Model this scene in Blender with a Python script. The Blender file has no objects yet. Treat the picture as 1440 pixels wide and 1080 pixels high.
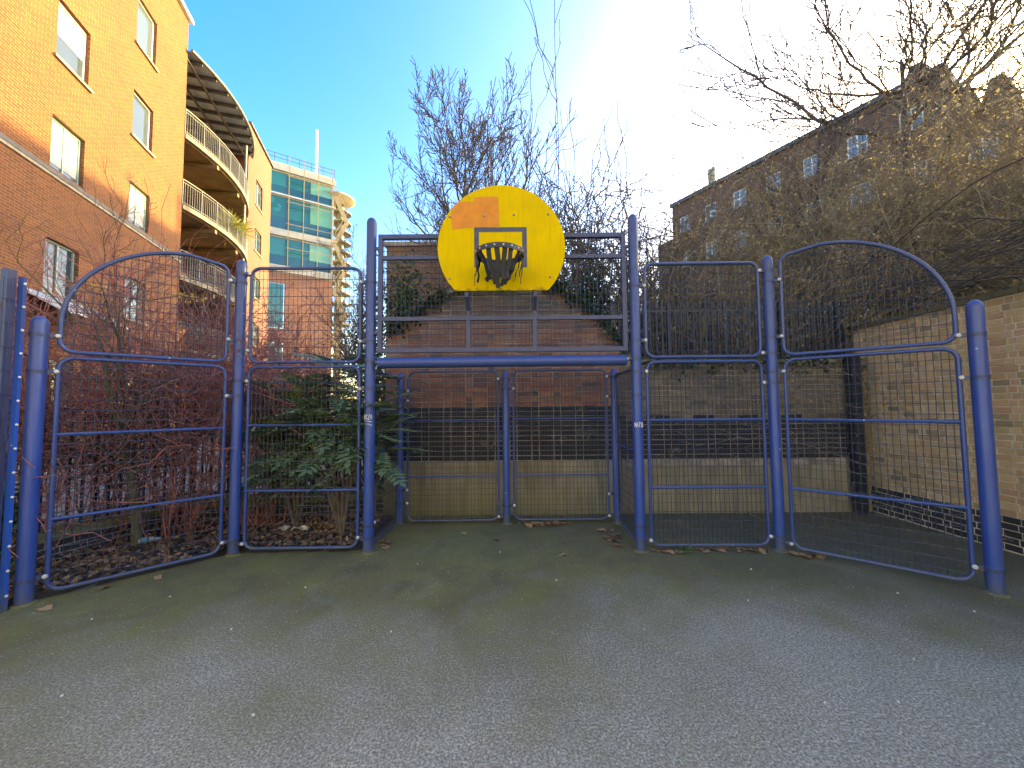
import bpy, math, random
import numpy as np
from mathutils import Vector, Matrix

R = math.radians
random.seed(7)
rng = np.random.default_rng(7)
scene = bpy.context.scene
col = scene.collection

# ------------------------------------------------------------------ camera, sky, sun, exposure
EYE = 1.65
cam_d = bpy.data.cameras.new('camera')
cam_d.sensor_width = 36.0
cam_d.lens = 36.0 * 541 / 1440
cam_d.clip_start = 0.05
cam_d.clip_end = 2000
cam = bpy.data.objects.new('camera', cam_d)
col.objects.link(cam)
PITCH, ROLL = R(3.1), R(-0.5)
cam.matrix_world = Matrix.Translation((0, 0, EYE)) @ (Matrix.Rotation(R(90) + PITCH, 4, 'X') @ Matrix.Rotation(ROLL, 4, 'Z'))
scene.camera = cam

SUN_AZ, SUN_EL = R(59), R(19.3)          # azimuth to the right of the view direction (+Y)
world = bpy.data.worlds.new('World')
scene.world = world
world.use_nodes = True
wn, wl = world.node_tree.nodes, world.node_tree.links
wn.clear()
sky = wn.new('ShaderNodeTexSky')
sky.sky_type = 'NISHITA'
sky.sun_disc = False
sky.sun_elevation = SUN_EL
sky.sun_rotation = SUN_AZ
sky.air_density = 1.0
sky.dust_density = 1.9
sky.ozone_density = 1.5
bg = wn.new('ShaderNodeBackground')
bg.inputs['Strength'].default_value = 0.12
wo = wn.new('ShaderNodeOutputWorld')
hs = wn.new('ShaderNodeHueSaturation')
hs.inputs['Hue'].default_value = 0.515
hs.inputs['Saturation'].default_value = 1.55
wl.new(sky.outputs[0], hs.inputs['Color'])
wl.new(hs.outputs[0], bg.inputs[0])
wl.new(bg.outputs[0], wo.inputs[0])

sd = bpy.data.lights.new('sun', 'SUN')
sd.energy = 2.0
sd.angle = R(0.55)
sd.color = (1.0, 0.86, 0.42)
sun = bpy.data.objects.new('sun', sd)
col.objects.link(sun)
sun_dir = Vector((math.sin(SUN_AZ) * math.cos(SUN_EL), math.cos(SUN_AZ) * math.cos(SUN_EL), math.sin(SUN_EL)))
sun.rotation_euler = sun_dir.to_track_quat('Z', 'Y').to_euler()

scene.view_settings.view_transform = 'Standard'
scene.view_settings.look = 'None'
scene.view_settings.gamma = 1.0
scene.view_settings.use_white_balance = True        # camera balanced for open shade
scene.view_settings.white_balance_temperature = 9200
scene.view_settings.exposure = 3.2
scene.render.engine = 'CYCLES'
scene.cycles.use_denoising = True
scene.cycles.max_bounces = 5
scene.cycles.diffuse_bounces = 3
scene.cycles.glossy_bounces = 2
scene.cycles.transparent_max_bounces = 8

# ------------------------------------------------------------------ helpers
def tag(o, label=None, cat=None, group=None, kind=None):
    if label: o['label'] = label
    if cat: o['category'] = cat
    if group: o['group'] = group
    if kind: o['kind'] = kind
    return o

def empty(name, loc=(0, 0, 0), rz=0.0, label=None, cat=None, group=None):
    o = bpy.data.objects.new(name, None)
    o.empty_display_size = 0.2
    col.objects.link(o)
    o.location = loc
    o.rotation_euler = (0, 0, rz)
    return tag(o, label, cat, group)

def link(name, me, parent=None, loc=None, rz=None):
    o = bpy.data.objects.new(name, me)
    col.objects.link(o)
    if parent is not None: o.parent = parent
    if loc is not None: o.location = loc
    if rz is not None: o.rotation_euler = (0, 0, rz)
    return o

class MB:
    def __init__(self):
        self.v, self.f = [], []
    def add(self, vs, fs):
        b = len(self.v)
        self.v.extend([tuple(p) for p in vs])
        self.f.extend([tuple(b + i for i in f) for f in fs])
        return self
    def box(self, x0, x1, y0, y1, z0, z1):
        vs = [(x0, y0, z0), (x1, y0, z0), (x1, y1, z0), (x0, y1, z0), (x0, y0, z1), (x1, y0, z1), (x1, y1, z1), (x0, y1, z1)]
        return self.add(vs, [(0, 3, 2, 1), (4, 5, 6, 7), (0, 1, 5, 4), (1, 2, 6, 5), (2, 3, 7, 6), (3, 0, 4, 7)])
    def bar(self, a, b, w, h=None):
        a, b = Vector(a), Vector(b)
        h = h or w
        t = (b - a).normalized()
        up = Vector((0, 0, 1)) if abs(t.z) < 0.9 else Vector((0, 1, 0))
        s = t.cross(up).normalized() * w / 2
        u = s.cross(t).normalized() * h / 2
        vs = [a - s - u, a + s - u, a + s + u, a - s + u, b - s - u, b + s - u, b + s + u, b - s + u]
        return self.add(vs, [(0, 3, 2, 1), (4, 5, 6, 7), (0, 1, 5, 4), (1, 2, 6, 5), (2, 3, 7, 6), (3, 0, 4, 7)])
    def quad(self, a, b, c, d):
        return self.add([a, b, c, d], [(0, 1, 2, 3)])
    def tube(self, pts, r, n=8, closed=False):
        pts = [Vector(p) for p in pts]
        m = len(pts)
        rr = r if isinstance(r, (list, tuple)) else [r] * m
        rings, prev = [], None
        for i, p in enumerate(pts):
            if closed: t = pts[(i + 1) % m] - pts[i - 1]
            else: t = pts[min(i + 1, m - 1)] - pts[max(i - 1, 0)]
            t.normalize()
            if prev is None:
                s = t.orthogonal().normalized()
            else:
                s = (prev - t * prev.dot(t)).normalized()
            prev = s
            w = t.cross(s)
            rings.append([p + (s * math.cos(2 * math.pi * k / n) + w * math.sin(2 * math.pi * k / n)) * rr[i] for k in range(n)])
        vs = [q for rg in rings for q in rg]
        fs = []
        for i in range(m if closed else m - 1):
            j = (i + 1) % m
            for k in range(n):
                l = (k + 1) % n
                fs.append((i * n + k, i * n + l, j * n + l, j * n + k))
        if not closed:
            fs.append(tuple(reversed(range(n))))
            fs.append(tuple((m - 1) * n + k for k in range(n)))
        return self.add(vs, fs)
    def lathe(self, prof, n=20, cx=0, cy=0):
        vs = []
        for (r, z) in prof:
            for k in range(n):
                a = 2 * math.pi * k / n
                vs.append((cx + r * math.cos(a), cy + r * math.sin(a), z))
        fs = []
        for i in range(len(prof) - 1):
            for k in range(n):
                l = (k + 1) % n
                fs.append((i * n + k, i * n + l, (i + 1) * n + l, (i + 1) * n + k))
        fs.append(tuple(reversed(range(n))))
        fs.append(tuple((len(prof) - 1) * n + k for k in range(n)))
        return self.add(vs, fs)
    def prism(self, poly, y0, y1):
        """polygon in (x, z) extruded along y"""
        n = len(poly)
        vs = [(x, y0, z) for x, z in poly] + [(x, y1, z) for x, z in poly]
        fs = [tuple(range(n)), tuple(reversed(range(n, 2 * n)))]
        for i in range(n):
            j = (i + 1) % n
            fs.append((i, i + n, j + n, j))
        return self.add(vs, fs)
    def mesh(self, name, mat, smooth=False):
        me = bpy.data.meshes.new(name)
        me.from_pydata(self.v, [], self.f)
        me.materials.append(mat)
        if smooth:
            me.shade_smooth()
            me.set_sharp_from_angle(angle=R(40))
        me.update()
        return me
    def build(self, name, mat, parent=None, smooth=False, loc=None, rz=None):
        return link(name, self.mesh(name, mat, smooth), parent, loc, rz)

def np_mesh(name, verts, quads, mat, smooth=False):
    me = bpy.data.meshes.new(name)
    nv, nf = len(verts), len(quads)
    k = quads.shape[1]
    me.vertices.add(nv)
    me.vertices.foreach_set('co', np.ascontiguousarray(verts, dtype=np.float32).ravel())
    me.loops.add(nf * k)
    me.loops.foreach_set('vertex_index', np.ascontiguousarray(quads, dtype=np.int32).ravel())
    me.polygons.add(nf)
    me.polygons.foreach_set('loop_start', np.arange(0, nf * k, k, dtype=np.int32))
    me.polygons.foreach_set('use_smooth', np.full(nf, smooth))
    me.materials.append(mat)
    me.update()
    me.validate()
    return me

def tubes_arr(P, Rad, n=3):
    """many polylines at once: P (N,K,3), Rad (N,K) -> verts, quads"""
    N, K, _ = P.shape
    T = np.empty_like(P)
    T[:, 1:-1] = P[:, 2:] - P[:, :-2]
    T[:, 0] = P[:, 1] - P[:, 0]
    T[:, -1] = P[:, -1] - P[:, -2]
    T /= np.linalg.norm(T, axis=2, keepdims=True) + 1e-9
    ref = np.array([0.31, 0.87, 0.38]); ref /= np.linalg.norm(ref)
    S = np.cross(T, ref)
    S /= np.linalg.norm(S, axis=2, keepdims=True) + 1e-6
    W = np.cross(T, S)
    a = 2 * np.pi * np.arange(n) / n
    V = P[:, :, None, :] + Rad[:, :, None, None] * (S[:, :, None, :] * np.cos(a)[None, None, :, None] + W[:, :, None, :] * np.sin(a)[None, None, :, None])
    idx = np.arange(N * K * n).reshape(N, K, n)
    A, B = idx[:, :-1, :], idx[:, 1:, :]
    Q = np.stack([A, np.roll(A, -1, 2), np.roll(B, -1, 2), B], -1).reshape(-1, 4)
    return V.reshape(-1, 3), Q

def merge(parts):
    vs, qs, b = [], [], 0
    for v, q in parts:
        vs.append(v); qs.append(q + b); b += len(v)
    return np.concatenate(vs), np.concatenate(qs)

def leaves_arr(C, size, flat=0.0, aspect=0.45, r=None):
    """folded two-quad leaves at the points C"""
    r = r or rng
    n = len(C)
    d = r.normal(size=(n, 3)); d[:, 2] *= (1 - flat)
    d /= np.linalg.norm(d, axis=1, keepdims=True)
    u = r.normal(size=(n, 3)); u[:, 2] += 2.0 * flat
    s = np.cross(d, u); s /= np.linalg.norm(s, axis=1, keepdims=True) + 1e-9
    nn = np.cross(s, d)
    L = (size * r.uniform(0.6, 1.25, n))[:, None]
    w = L * aspect
    base, tip = C, C + d * L
    mid = C + d * L * 0.5 - nn * L * 0.08
    l, rr = C + d * L * 0.45 + s * w * 0.5, C + d * L * 0.45 - s * w * 0.5
    V = np.stack([base, mid, tip, l, rr], 1).reshape(-1, 3)
    b = (np.arange(n) * 5)[:, None]
    Q = np.concatenate([b + np.array([[0, 1, 2, 3]]), b + np.array([[0, 4, 2, 1]])])
    return V, Q

# ------------------------------------------------------------------ materials
def mat_new(name):
    m = bpy.data.materials.new(name)
    m.use_nodes = True
    nt = m.node_tree
    b = nt.nodes['Principled BSDF']
    return m, nt, b

def nd(nt, typ, **kw):
    n = nt.nodes.new(typ)
    for k, v in kw.items():
        if k.startswith('i_'):
            key = k[2:]
            key = int(key) if key.isdigit() else key.replace('_', ' ')
            n.inputs[key].default_value = v
        else:
            setattr(n, k, v)
    return n

def ramp(nt, fac, stops):
    r = nt.nodes.new('ShaderNodeValToRGB')
    e = r.color_ramp.elements
    while len(e) > len(stops): e.remove(e[-1])
    while len(e) < len(stops): e.new(0.5)
    for el, (p, c) in zip(e, stops):
        el.position = p
        el.color = (*c, 1) if len(c) == 3 else c
    nt.links.new(fac, r.inputs[0])
    return r

def mixc(nt, fac, a, b, mode='MIX'):
    m = nt.nodes.new('ShaderNodeMix')
    m.data_type = 'RGBA'
    m.blend_type = mode
    for sock, val in ((m.inputs[0], fac), (m.inputs[6], a), (m.inputs[7], b)):
        if isinstance(val, bpy.types.NodeSocket): nt.links.new(val, sock)
        elif isinstance(val, (int, float)): sock.default_value = val
        else: sock.default_value = (*val, 1) if len(val) == 3 else val
    return m.outputs[2]

def mathn(nt, op, a, b=None, c=None, clamp=False):
    m = nt.nodes.new('ShaderNodeMath')
    m.operation = op
    m.use_clamp = clamp
    for i, val in enumerate((a, b, c)):
        if val is None: continue
        if isinstance(val, bpy.types.NodeSocket): nt.links.new(val, m.inputs[i])
        else: m.inputs[i].default_value = val
    return m.outputs[0]

def coords(nt, which='Object'):
    return nt.nodes.new('ShaderNodeTexCoord').outputs[which]

def worldpos(nt):
    return nt.nodes.new('ShaderNodeNewGeometry').outputs['Position']

def noise(nt, vec, scale, detail=4, rough=0.55, dist=0.0):
    n = nd(nt, 'ShaderNodeTexNoise')
    n.inputs['Scale'].default_value = scale
    n.inputs['Detail'].default_value = detail
    n.inputs['Roughness'].default_value = rough
    n.inputs['Distortion'].default_value = dist
    nt.links.new(vec, n.inputs['Vector'])
    return n.outputs['Fac']

def bump(nt, b, h, strength=0.3, dist=0.01):
    bm = nd(nt, 'ShaderNodeBump')
    bm.inputs['Strength'].default_value = strength
    bm.inputs['Distance'].default_value = dist
    nt.links.new(h, bm.inputs['Height'])
    nt.links.new(bm.outputs[0], b.inputs['Normal'])

def simple(name, c, rough=0.6, c2=None, scale=8.0, metal=0.0, bs=0.0, spec=0.5, which='Object', lo=0.35, hi=0.65):
    m, nt, b = mat_new(name)
    b.inputs['Roughness'].default_value = rough
    b.inputs['Metallic'].default_value = metal
    b.inputs['Specular IOR Level'].default_value = spec
    v = worldpos(nt) if which == 'World' else coords(nt, which)
    n = noise(nt, v, scale)
    r = ramp(nt, n, [(lo, c), (hi, c2 or tuple(x * 0.75 for x in c))])
    nt.links.new(r.outputs[0], b.inputs['Base Color'])
    if bs: bump(nt, b, n, bs)
    return m

def zsep(nt, v):
    s = nt.nodes.new('ShaderNodeSeparateXYZ')
    nt.links.new(v, s.inputs[0])
    return s.outputs

M = {}

# --- asphalt with moss patches, damp and light aggregate
def mk_asphalt():
    m, nt, b = mat_new('asphalt')
    v = worldpos(nt)
    X, Y, Z = zsep(nt, v)
    n1 = noise(nt, v, 0.55, 5, 0.6, 0.4)
    n2 = noise(nt, v, 2.3, 5, 0.6, 0.3)
    n3 = noise(nt, v, 75, 4, 0.85)
    n3b = noise(nt, v, 24, 3, 0.7)
    grey = ramp(nt, n3, [(0.38, (0.10, 0.088, 0.058)), (0.50, (0.315, 0.282, 0.196)), (0.62, (0.70, 0.64, 0.48))]).outputs[0]
    grey = mixc(nt, ramp(nt, n3b, [(0.35, (0, 0, 0)), (0.7, (0.5, 0.5, 0.5))]).outputs[0], grey, (0.18, 0.163, 0.116))
    # moss: more towards the fences and to the left
    yy = mathn(nt, 'MULTIPLY_ADD', Y, 0.52, -0.86)
    ax = mathn(nt, 'MULTIPLY', X, -0.07)
    k = mathn(nt, 'ADD', mathn(nt, 'ADD', yy, ax), mathn(nt, 'MULTIPLY_ADD', n1, 2.4, -1.2))
    k = mathn(nt, 'ADD', k, mathn(nt, 'MULTIPLY_ADD', n2, 0.9, -0.45), clamp=True)
    mossc = ramp(nt, n2, [(0.3, (0.050, 0.056, 0.022)), (0.55, (0.072, 0.080, 0.026)), (0.78, (0.105, 0.125, 0.030))]).outputs[0]
    mossc = mixc(nt, 0.55, mossc, grey, 'MULTIPLY')
    mossc = mixc(nt, ramp(nt, n3, [(0.3, (0.0,) * 3), (0.75, (0.4,) * 3)]).outputs[0], ramp(nt, n2, [(0.3, (0.092, 0.072, 0.022)), (0.52, (0.140, 0.116, 0.030)), (0.75, (0.165, 0.160, 0.022))]).outputs[0], (0.24, 0.22, 0.12))
    c = mixc(nt, mathn(nt, 'MULTIPLY', k, 0.95), grey, mossc)
    # damp, dark area along the right-hand fence and in the goal
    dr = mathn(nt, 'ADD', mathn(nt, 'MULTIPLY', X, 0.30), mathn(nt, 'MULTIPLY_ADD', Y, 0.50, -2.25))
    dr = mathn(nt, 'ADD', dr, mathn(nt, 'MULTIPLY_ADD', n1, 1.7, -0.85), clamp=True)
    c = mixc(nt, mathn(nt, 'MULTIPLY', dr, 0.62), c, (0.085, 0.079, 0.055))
    # pale chips
    vo = nd(nt, 'ShaderNodeTexVoronoi'); vo.inputs['Scale'].default_value = 42
    nt.links.new(v, vo.inputs['Vector'])
    sc = nt.nodes.new('ShaderNodeSeparateColor'); nt.links.new(vo.outputs['Color'], sc.inputs[0])
    chip = mathn(nt, 'MULTIPLY', mathn(nt, 'LESS_THAN', vo.outputs['Distance'], 0.17), mathn(nt, 'GREATER_THAN', sc.outputs[0], 0.66))
    c = mixc(nt, mathn(nt, 'MULTIPLY', chip, 0.85), c, (0.46, 0.44, 0.37))
    vo2 = nd(nt, 'ShaderNodeTexVoronoi'); vo2.inputs['Scale'].default_value = 9
    nt.links.new(v, vo2.inputs['Vector'])
    sc2 = nt.nodes.new('ShaderNodeSeparateColor'); nt.links.new(vo2.outputs['Color'], sc2.inputs[0])
    chip2 = mathn(nt, 'MULTIPLY', mathn(nt, 'LESS_THAN', vo2.outputs['Distance'], 0.055), mathn(nt, 'GREATER_THAN', sc2.outputs[1], 0.72))
    c = mixc(nt, mathn(nt, 'MULTIPLY', chip2, 0.8), c, (0.55, 0.52, 0.42))
    n5 = noise(nt, v, 1.1, 6, 0.7, 1.2)
    c = mixc(nt, ramp(nt, n5, [(0.34, (0.16,) * 3), (0.5, (0,) * 3)]).outputs[0], c, (0.085, 0.076, 0.052))
    c = mixc(nt, ramp(nt, n5, [(0.56, (0,) * 3), (0.74, (0.30,) * 3)]).outputs[0], c, (0.34, 0.31, 0.24))
    nt.links.new(c, b.inputs['Base Color'])
    rr = mathn(nt, 'MULTIPLY_ADD', dr, -0.22, 0.9)
    nt.links.new(rr, b.inputs['Roughness'])
    b.inputs['Specular IOR Level'].default_value = 0.35
    h = mathn(nt, 'ADD', n3, mathn(nt, 'MULTIPLY', n3b, 1.2))
    bump(nt, b, h, 0.55, 0.006)
    return m
M['asphalt'] = mk_asphalt()

# --- blue paint, faded towards the weather, chipped
def mk_paint(name, c, c2, rough=0.38):
    m, nt, b = mat_new(name)
    v = worldpos(nt)
    n = noise(nt, v, 3.0, 5, 0.6)
    base = ramp(nt, n, [(0.3, c), (0.7, c2)]).outputs[0]
    st = nd(nt, 'ShaderNodeMapping'); st.inputs['Scale'].default_value = (40, 40, 2.5)
    nt.links.new(v, st.inputs[0])
    n2 = noise(nt, st.outputs[0], 1.0, 3)
    base = mixc(nt, ramp(nt, n2, [(0.50, (0,) * 3), (0.75, (0.5,) * 3)]).outputs[0], base, (0.085, 0.11, 0.18))
    vo = nd(nt, 'ShaderNodeTexVoronoi'); vo.inputs['Scale'].default_value = 11
    nt.links.new(v, vo.inputs['Vector'])
    sc = nt.nodes.new('ShaderNodeSeparateColor'); nt.links.new(vo.outputs['Color'], sc.inputs[0])
    chip = mathn(nt, 'MULTIPLY', mathn(nt, 'LESS_THAN', vo.outputs['Distance'], 0.09), mathn(nt, 'GREATER_THAN', sc.outputs[0], 0.90))
    base = mixc(nt, chip, base, (0.45, 0.47, 0.5))
    X, Y, Z = zsep(nt, v)
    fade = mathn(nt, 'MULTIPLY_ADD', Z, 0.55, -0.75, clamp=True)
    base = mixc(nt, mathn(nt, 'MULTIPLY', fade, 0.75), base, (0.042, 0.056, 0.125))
    foot = mathn(nt, 'MULTIPLY_ADD', Z, -5.5, 1.25)
    foot = mathn(nt, 'ADD', foot, mathn(nt, 'MULTIPLY_ADD', noise(nt, v, 22, 4), 1.6, -1.0), clamp=True)
    base = mixc(nt, mathn(nt, 'MULTIPLY', foot, 0.8), base, (0.085, 0.095, 0.10))
    nr = noise(nt, v, 26, 5, 0.75)
    base = mixc(nt, ramp(nt, nr, [(0.66, (0,) * 3), (0.73, (0.75,) * 3)]).outputs[0], base, (0.10, 0.055, 0.03))
    nt.links.new(base, b.inputs['Base Color'])
    b.inputs['Roughness'].default_value = rough
    bump(nt, b, noise(nt, v, 60, 2), 0.06, 0.004)
    return m
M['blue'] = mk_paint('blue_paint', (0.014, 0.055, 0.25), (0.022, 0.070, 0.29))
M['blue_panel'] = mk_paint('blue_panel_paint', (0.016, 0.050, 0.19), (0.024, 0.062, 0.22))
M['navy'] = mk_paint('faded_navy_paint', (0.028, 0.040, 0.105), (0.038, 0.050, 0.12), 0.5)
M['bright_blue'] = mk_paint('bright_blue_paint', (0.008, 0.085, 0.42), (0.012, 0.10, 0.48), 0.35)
M['wire'] = simple('blue_wire_coating', (0.017, 0.024, 0.055), 0.5, (0.030, 0.038, 0.07), 5, which='World')
M['black'] = simple('black_strap', (0.008, 0.008, 0.009), 0.6, (0.018, 0.018, 0.02), 20)
M['dark_iron'] = simple('dark_iron_paint', (0.010, 0.013, 0.022), 0.5, (0.022, 0.026, 0.04), 6, which='World')
M['white_cap'] = simple('white_plastic', (0.72, 0.70, 0.66), 0.35, (0.5, 0.47, 0.42), 30)
M['chalk'] = simple('white_marker', (0.8, 0.8, 0.82), 0.7, (0.6, 0.6, 0.64), 40)
M['faint_chalk'] = simple('faint_chalk', (0.16, 0.16, 0.165), 0.95, (0.06, 0.06, 0.065), 30, lo=0.4, hi=0.6)
M['steel'] = simple('galvanised_steel', (0.35, 0.36, 0.37), 0.45, (0.2, 0.2, 0.21), 25, metal=0.6)

def mk_board():
    m, nt, b = mat_new('yellow_board_paint')
    v = coords(nt)
    st = nd(nt, 'ShaderNodeMapping'); st.inputs['Scale'].default_value = (34, 1, 3.2)
    nt.links.new(v, st.inputs[0])
    n1 = noise(nt, st.outputs[0], 1.0, 4)
    n2 = noise(nt, v, 3.5, 5, 0.65)
    n3 = noise(nt, v, 40, 3, 0.7)
    c = ramp(nt, n2, [(0.3, (0.64, 0.40, 0.002)), (0.7, (0.72, 0.465, 0.002))]).outputs[0]
    c = mixc(nt, ramp(nt, n1, [(0.45, (0,) * 3), (0.75, (0.45,) * 3)]).outputs[0], c, (0.50, 0.29, 0.006))
    c = mixc(nt, ramp(nt, n3, [(0.66, (0,) * 3), (0.74, (0.7,) * 3)]).outputs[0], c, (0.22, 0.13, 0.02))
    X, Y, Z = zsep(nt, v)
    edge = mathn(nt, 'ADD', mathn(nt, 'MULTIPLY_ADD', Z, -14, -6.3), mathn(nt, 'MULTIPLY_ADD', noise(nt, v, 18, 4), 3.0, -1.7), clamp=True)
    c = mixc(nt, mathn(nt, 'MULTIPLY', edge, 0.75), c, (0.05, 0.045, 0.02))
    nt.links.new(c, b.inputs['Base Color'])
    b.inputs['Roughness'].default_value = 0.6
    b.inputs['Specular IOR Level'].default_value = 0.15
    bump(nt, b, n1, 0.12, 0.004)
    return m
M['yellow'] = mk_board()
M['orange'] = simple('orange_patch_paint', (0.72, 0.23, 0.003), 0.6, (0.60, 0.18, 0.003), 9)
M['slate_line'] = simple('slate_line_paint', (0.040, 0.046, 0.075), 0.6, (0.06, 0.066, 0.095), 14)

# --- single bricks: colour differs per brick
def mk_brick(name, stops, top_moss=None, dirt=0.5, bloom=0.45):
    m, nt, b = mat_new(name)
    oi = nt.nodes.new('ShaderNodeObjectInfo').outputs['Random']
    isl = nt.nodes.new('ShaderNodeNewGeometry').outputs['Random Per Island']
    f = mathn(nt, 'FRACT', mathn(nt, 'ADD', mathn(nt, 'MULTIPLY', oi, 7.31), isl))
    c = ramp(nt, f, stops).outputs[0]
    v = worldpos(nt)
    n = noise(nt, v, 14, 5, 0.7)
    n2 = noise(nt, v, 1.3, 4, 0.6)
    c = mixc(nt, ramp(nt, n, [(0.42, (0,) * 3), (0.75, (dirt,) * 3)]).outputs[0], c, (0.045, 0.04, 0.035))
    c = mixc(nt, ramp(nt, n2, [(0.45, (0,) * 3), (0.75, (dirt * 0.8,) * 3)]).outputs[0], c, (0.05, 0.047, 0.036))
    nw = noise(nt, v, 3.1, 5, 0.75, 0.6)
    c = mixc(nt, ramp(nt, nw, [(0.60, (0,) * 3), (0.72, (bloom,) * 3)]).outputs[0], c, (0.42, 0.40, 0.36))
    if top_moss:
        X, Y, Z = zsep(nt, v)
        k = mathn(nt, 'MULTIPLY_ADD', Z, top_moss[1], -top_moss[0] * top_moss[1])
        k = mathn(nt, 'ADD', k, mathn(nt, 'MULTIPLY_ADD', noise(nt, v, 2.2, 5, 0.65), 1.5, -0.75), clamp=True)
        c = mixc(nt, mathn(nt, 'MULTIPLY', k, 0.8), c, (0.075, 0.07, 0.036))
    nt.links.new(c, b.inputs['Base Color'])
    b.inputs['Roughness'].default_value = 0.92
    bump(nt, b, noise(nt, v, 90, 4, 0.7), 0.5, 0.004)
    return m
M['stock'] = mk_brick('yellow_stock_brick', [(0.0, (0.50, 0.335, 0.16)), (0.22, (0.43, 0.265, 0.125)), (0.40, (0.53, 0.375, 0.20)), (0.54, (0.40, 0.235, 0.13)), (0.66, (0.50, 0.37, 0.175)), (0.82, (0.37, 0.265, 0.12)), (0.92, (0.21, 0.165, 0.10)), (1.0, (0.48, 0.33, 0.17))], (2.65, 2.6), 0.22, 0.2)
M['eng'] = mk_brick('black_engineering_brick', [(0.0, (0.018, 0.020, 0.024)), (0.5, (0.03, 0.032, 0.037)), (1.0, (0.022, 0.024, 0.03))], None, 0.2)
M['oldred'] = mk_brick('old_red_brick', [(0.0, (0.34, 0.13, 0.075)), (0.3, (0.28, 0.105, 0.063)), (0.55, (0.38, 0.165, 0.09)), (0.8, (0.25, 0.10, 0.07)), (0.9, (0.11, 0.08, 0.07)), (1.0, (0.33, 0.18, 0.11))], (2.75, 1.6), 0.55)
M['oldbrown'] = mk_brick('old_brown_brick', [(0.0, (0.20, 0.16, 0.10)), (0.3, (0.16, 0.125, 0.08)), (0.6, (0.24, 0.19, 0.115)), (0.85, (0.11, 0.095, 0.07)), (1.0, (0.22, 0.15, 0.095))], (1.9, 1.6), 0.6)
M['blackpaint'] = mk_brick('black_painted_brick', [(0.0, (0.012, 0.015, 0.022)), (0.5, (0.021, 0.025, 0.034)), (0.88, (0.015, 0.018, 0.025)), (1.0, (0.045, 0.045, 0.045))], None, 0.25)
M['mortar'] = simple('pale_mortar', (0.58, 0.51, 0.38), 0.95, (0.40, 0.34, 0.25), 7, bs=0.3, which='World')
M['mortar_dark'] = simple('sooty_mortar', (0.36, 0.31, 0.25), 0.95, (0.16, 0.145, 0.125), 5, bs=0.3, which='World')

def mk_render():
    m, nt, b = mat_new('stained_cement_render')
    v = worldpos(nt)
    X, Y, Z = zsep(nt, v)
    n1 = noise(nt, v, 1.8, 5, 0.6)
    st = nd(nt, 'ShaderNodeMapping'); st.inputs['Scale'].default_value = (9, 9, 1.2)
    nt.links.new(v, st.inputs[0])
    n2 = noise(nt, st.outputs[0], 1.0, 4)
    c = ramp(nt, n1, [(0.3, (0.20, 0.175, 0.115)), (0.7, (0.33, 0.29, 0.20))]).outputs[0]
    c = mixc(nt, ramp(nt, n2, [(0.42, (0,) * 3), (0.72, (0.7,) * 3)]).outputs[0], c, (0.10, 0.088, 0.055))
    lowm = mathn(nt, 'MULTIPLY_ADD', Z, -1.6, 0.75)
    lowm = mathn(nt, 'ADD', lowm, mathn(nt, 'MULTIPLY_ADD', n1, 2.2, -1.2))
    lowm = mathn(nt, 'ADD', lowm, mathn(nt, 'MULTIPLY', X, -0.16), clamp=True)
    c = mixc(nt, mathn(nt, 'MULTIPLY', lowm, 0.75), c, (0.11, 0.125, 0.032))
    nt.links.new(c, b.inputs['Base Color'])
    b.inputs['Roughness'].default_value = 0.9
    bump(nt, b, noise(nt, v, 35, 5, 0.7), 0.3, 0.006)
    return m
M['render'] = mk_render()

# --- brick courses too far off to model one by one
def mk_brickwork(name, c1, c2, mortar, var=0.5, bw=0.225, rh=0.075, ms=0.0055):
    m, nt, b = mat_new(name)
    v = coords(nt)
    X, Y, Z = zsep(nt, v)
    cb = nt.nodes.new('ShaderNodeCombineXYZ')
    nt.links.new(mathn(nt, 'ADD', X, Y), cb.inputs[0])
    nt.links.new(Z, cb.inputs[1])
    br = nd(nt, 'ShaderNodeTexBrick')
    br.inputs['Scale'].default_value = 1.0
    br.inputs['Brick Width'].default_value = bw
    br.inputs['Row Height'].default_value = rh
    br.inputs['Mortar Size'].default_value = ms
    br.inputs['Mortar Smooth'].default_value = 0.1
    br.inputs['Bias'].default_value = 0.0
    br.inputs['Color1'].default_value = (*c1, 1)
    br.inputs['Color2'].default_value = (*c2, 1)
    br.inputs['Mortar'].default_value = (*mortar, 1)
    nt.links.new(cb.outputs[0], br.inputs['Vector'])
    n1 = noise(nt, v, 0.35, 4, 0.6)
    n2 = noise(nt, v, 9, 4, 0.7)
    c = mixc(nt, ramp(nt, n1, [(0.35, (0,) * 3), (0.75, (var,) * 3)]).outputs[0], br.outputs[0], tuple(x * 0.6 for x in c2))
    c = mixc(nt, ramp(nt, n2, [(0.4, (0,) * 3), (0.8, (var * 0.6,) * 3)]).outputs[0], c, tuple(x * 0.45 for x in c1))
    nt.links.new(c, b.inputs['Base Color'])
    b.inputs['Roughness'].default_value = 0.9
    inv = mathn(nt, 'SUBTRACT', 1.0, br.outputs['Fac'])
    bump(nt, b, inv, 0.6, 0.008)
    return m
M['redbrick'] = mk_brickwork('red_brickwork', (0.205, 0.066, 0.022), (0.125, 0.038, 0.016), (0.30, 0.20, 0.075), 0.35)
M['shadebrick'] = mk_brickwork('plum_shade_brickwork', (0.20, 0.075, 0.055), (0.15, 0.058, 0.046), (0.22, 0.15, 0.12), 0.35)  # plum brick darkened to stand in for shade past the balconies
M['orangebrick'] = mk_brickwork('orange_brickwork', (0.42, 0.19, 0.11), (0.36, 0.155, 0.09), (0.42, 0.28, 0.2), 0.2, 0.6, 0.3, 0.012)
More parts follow.
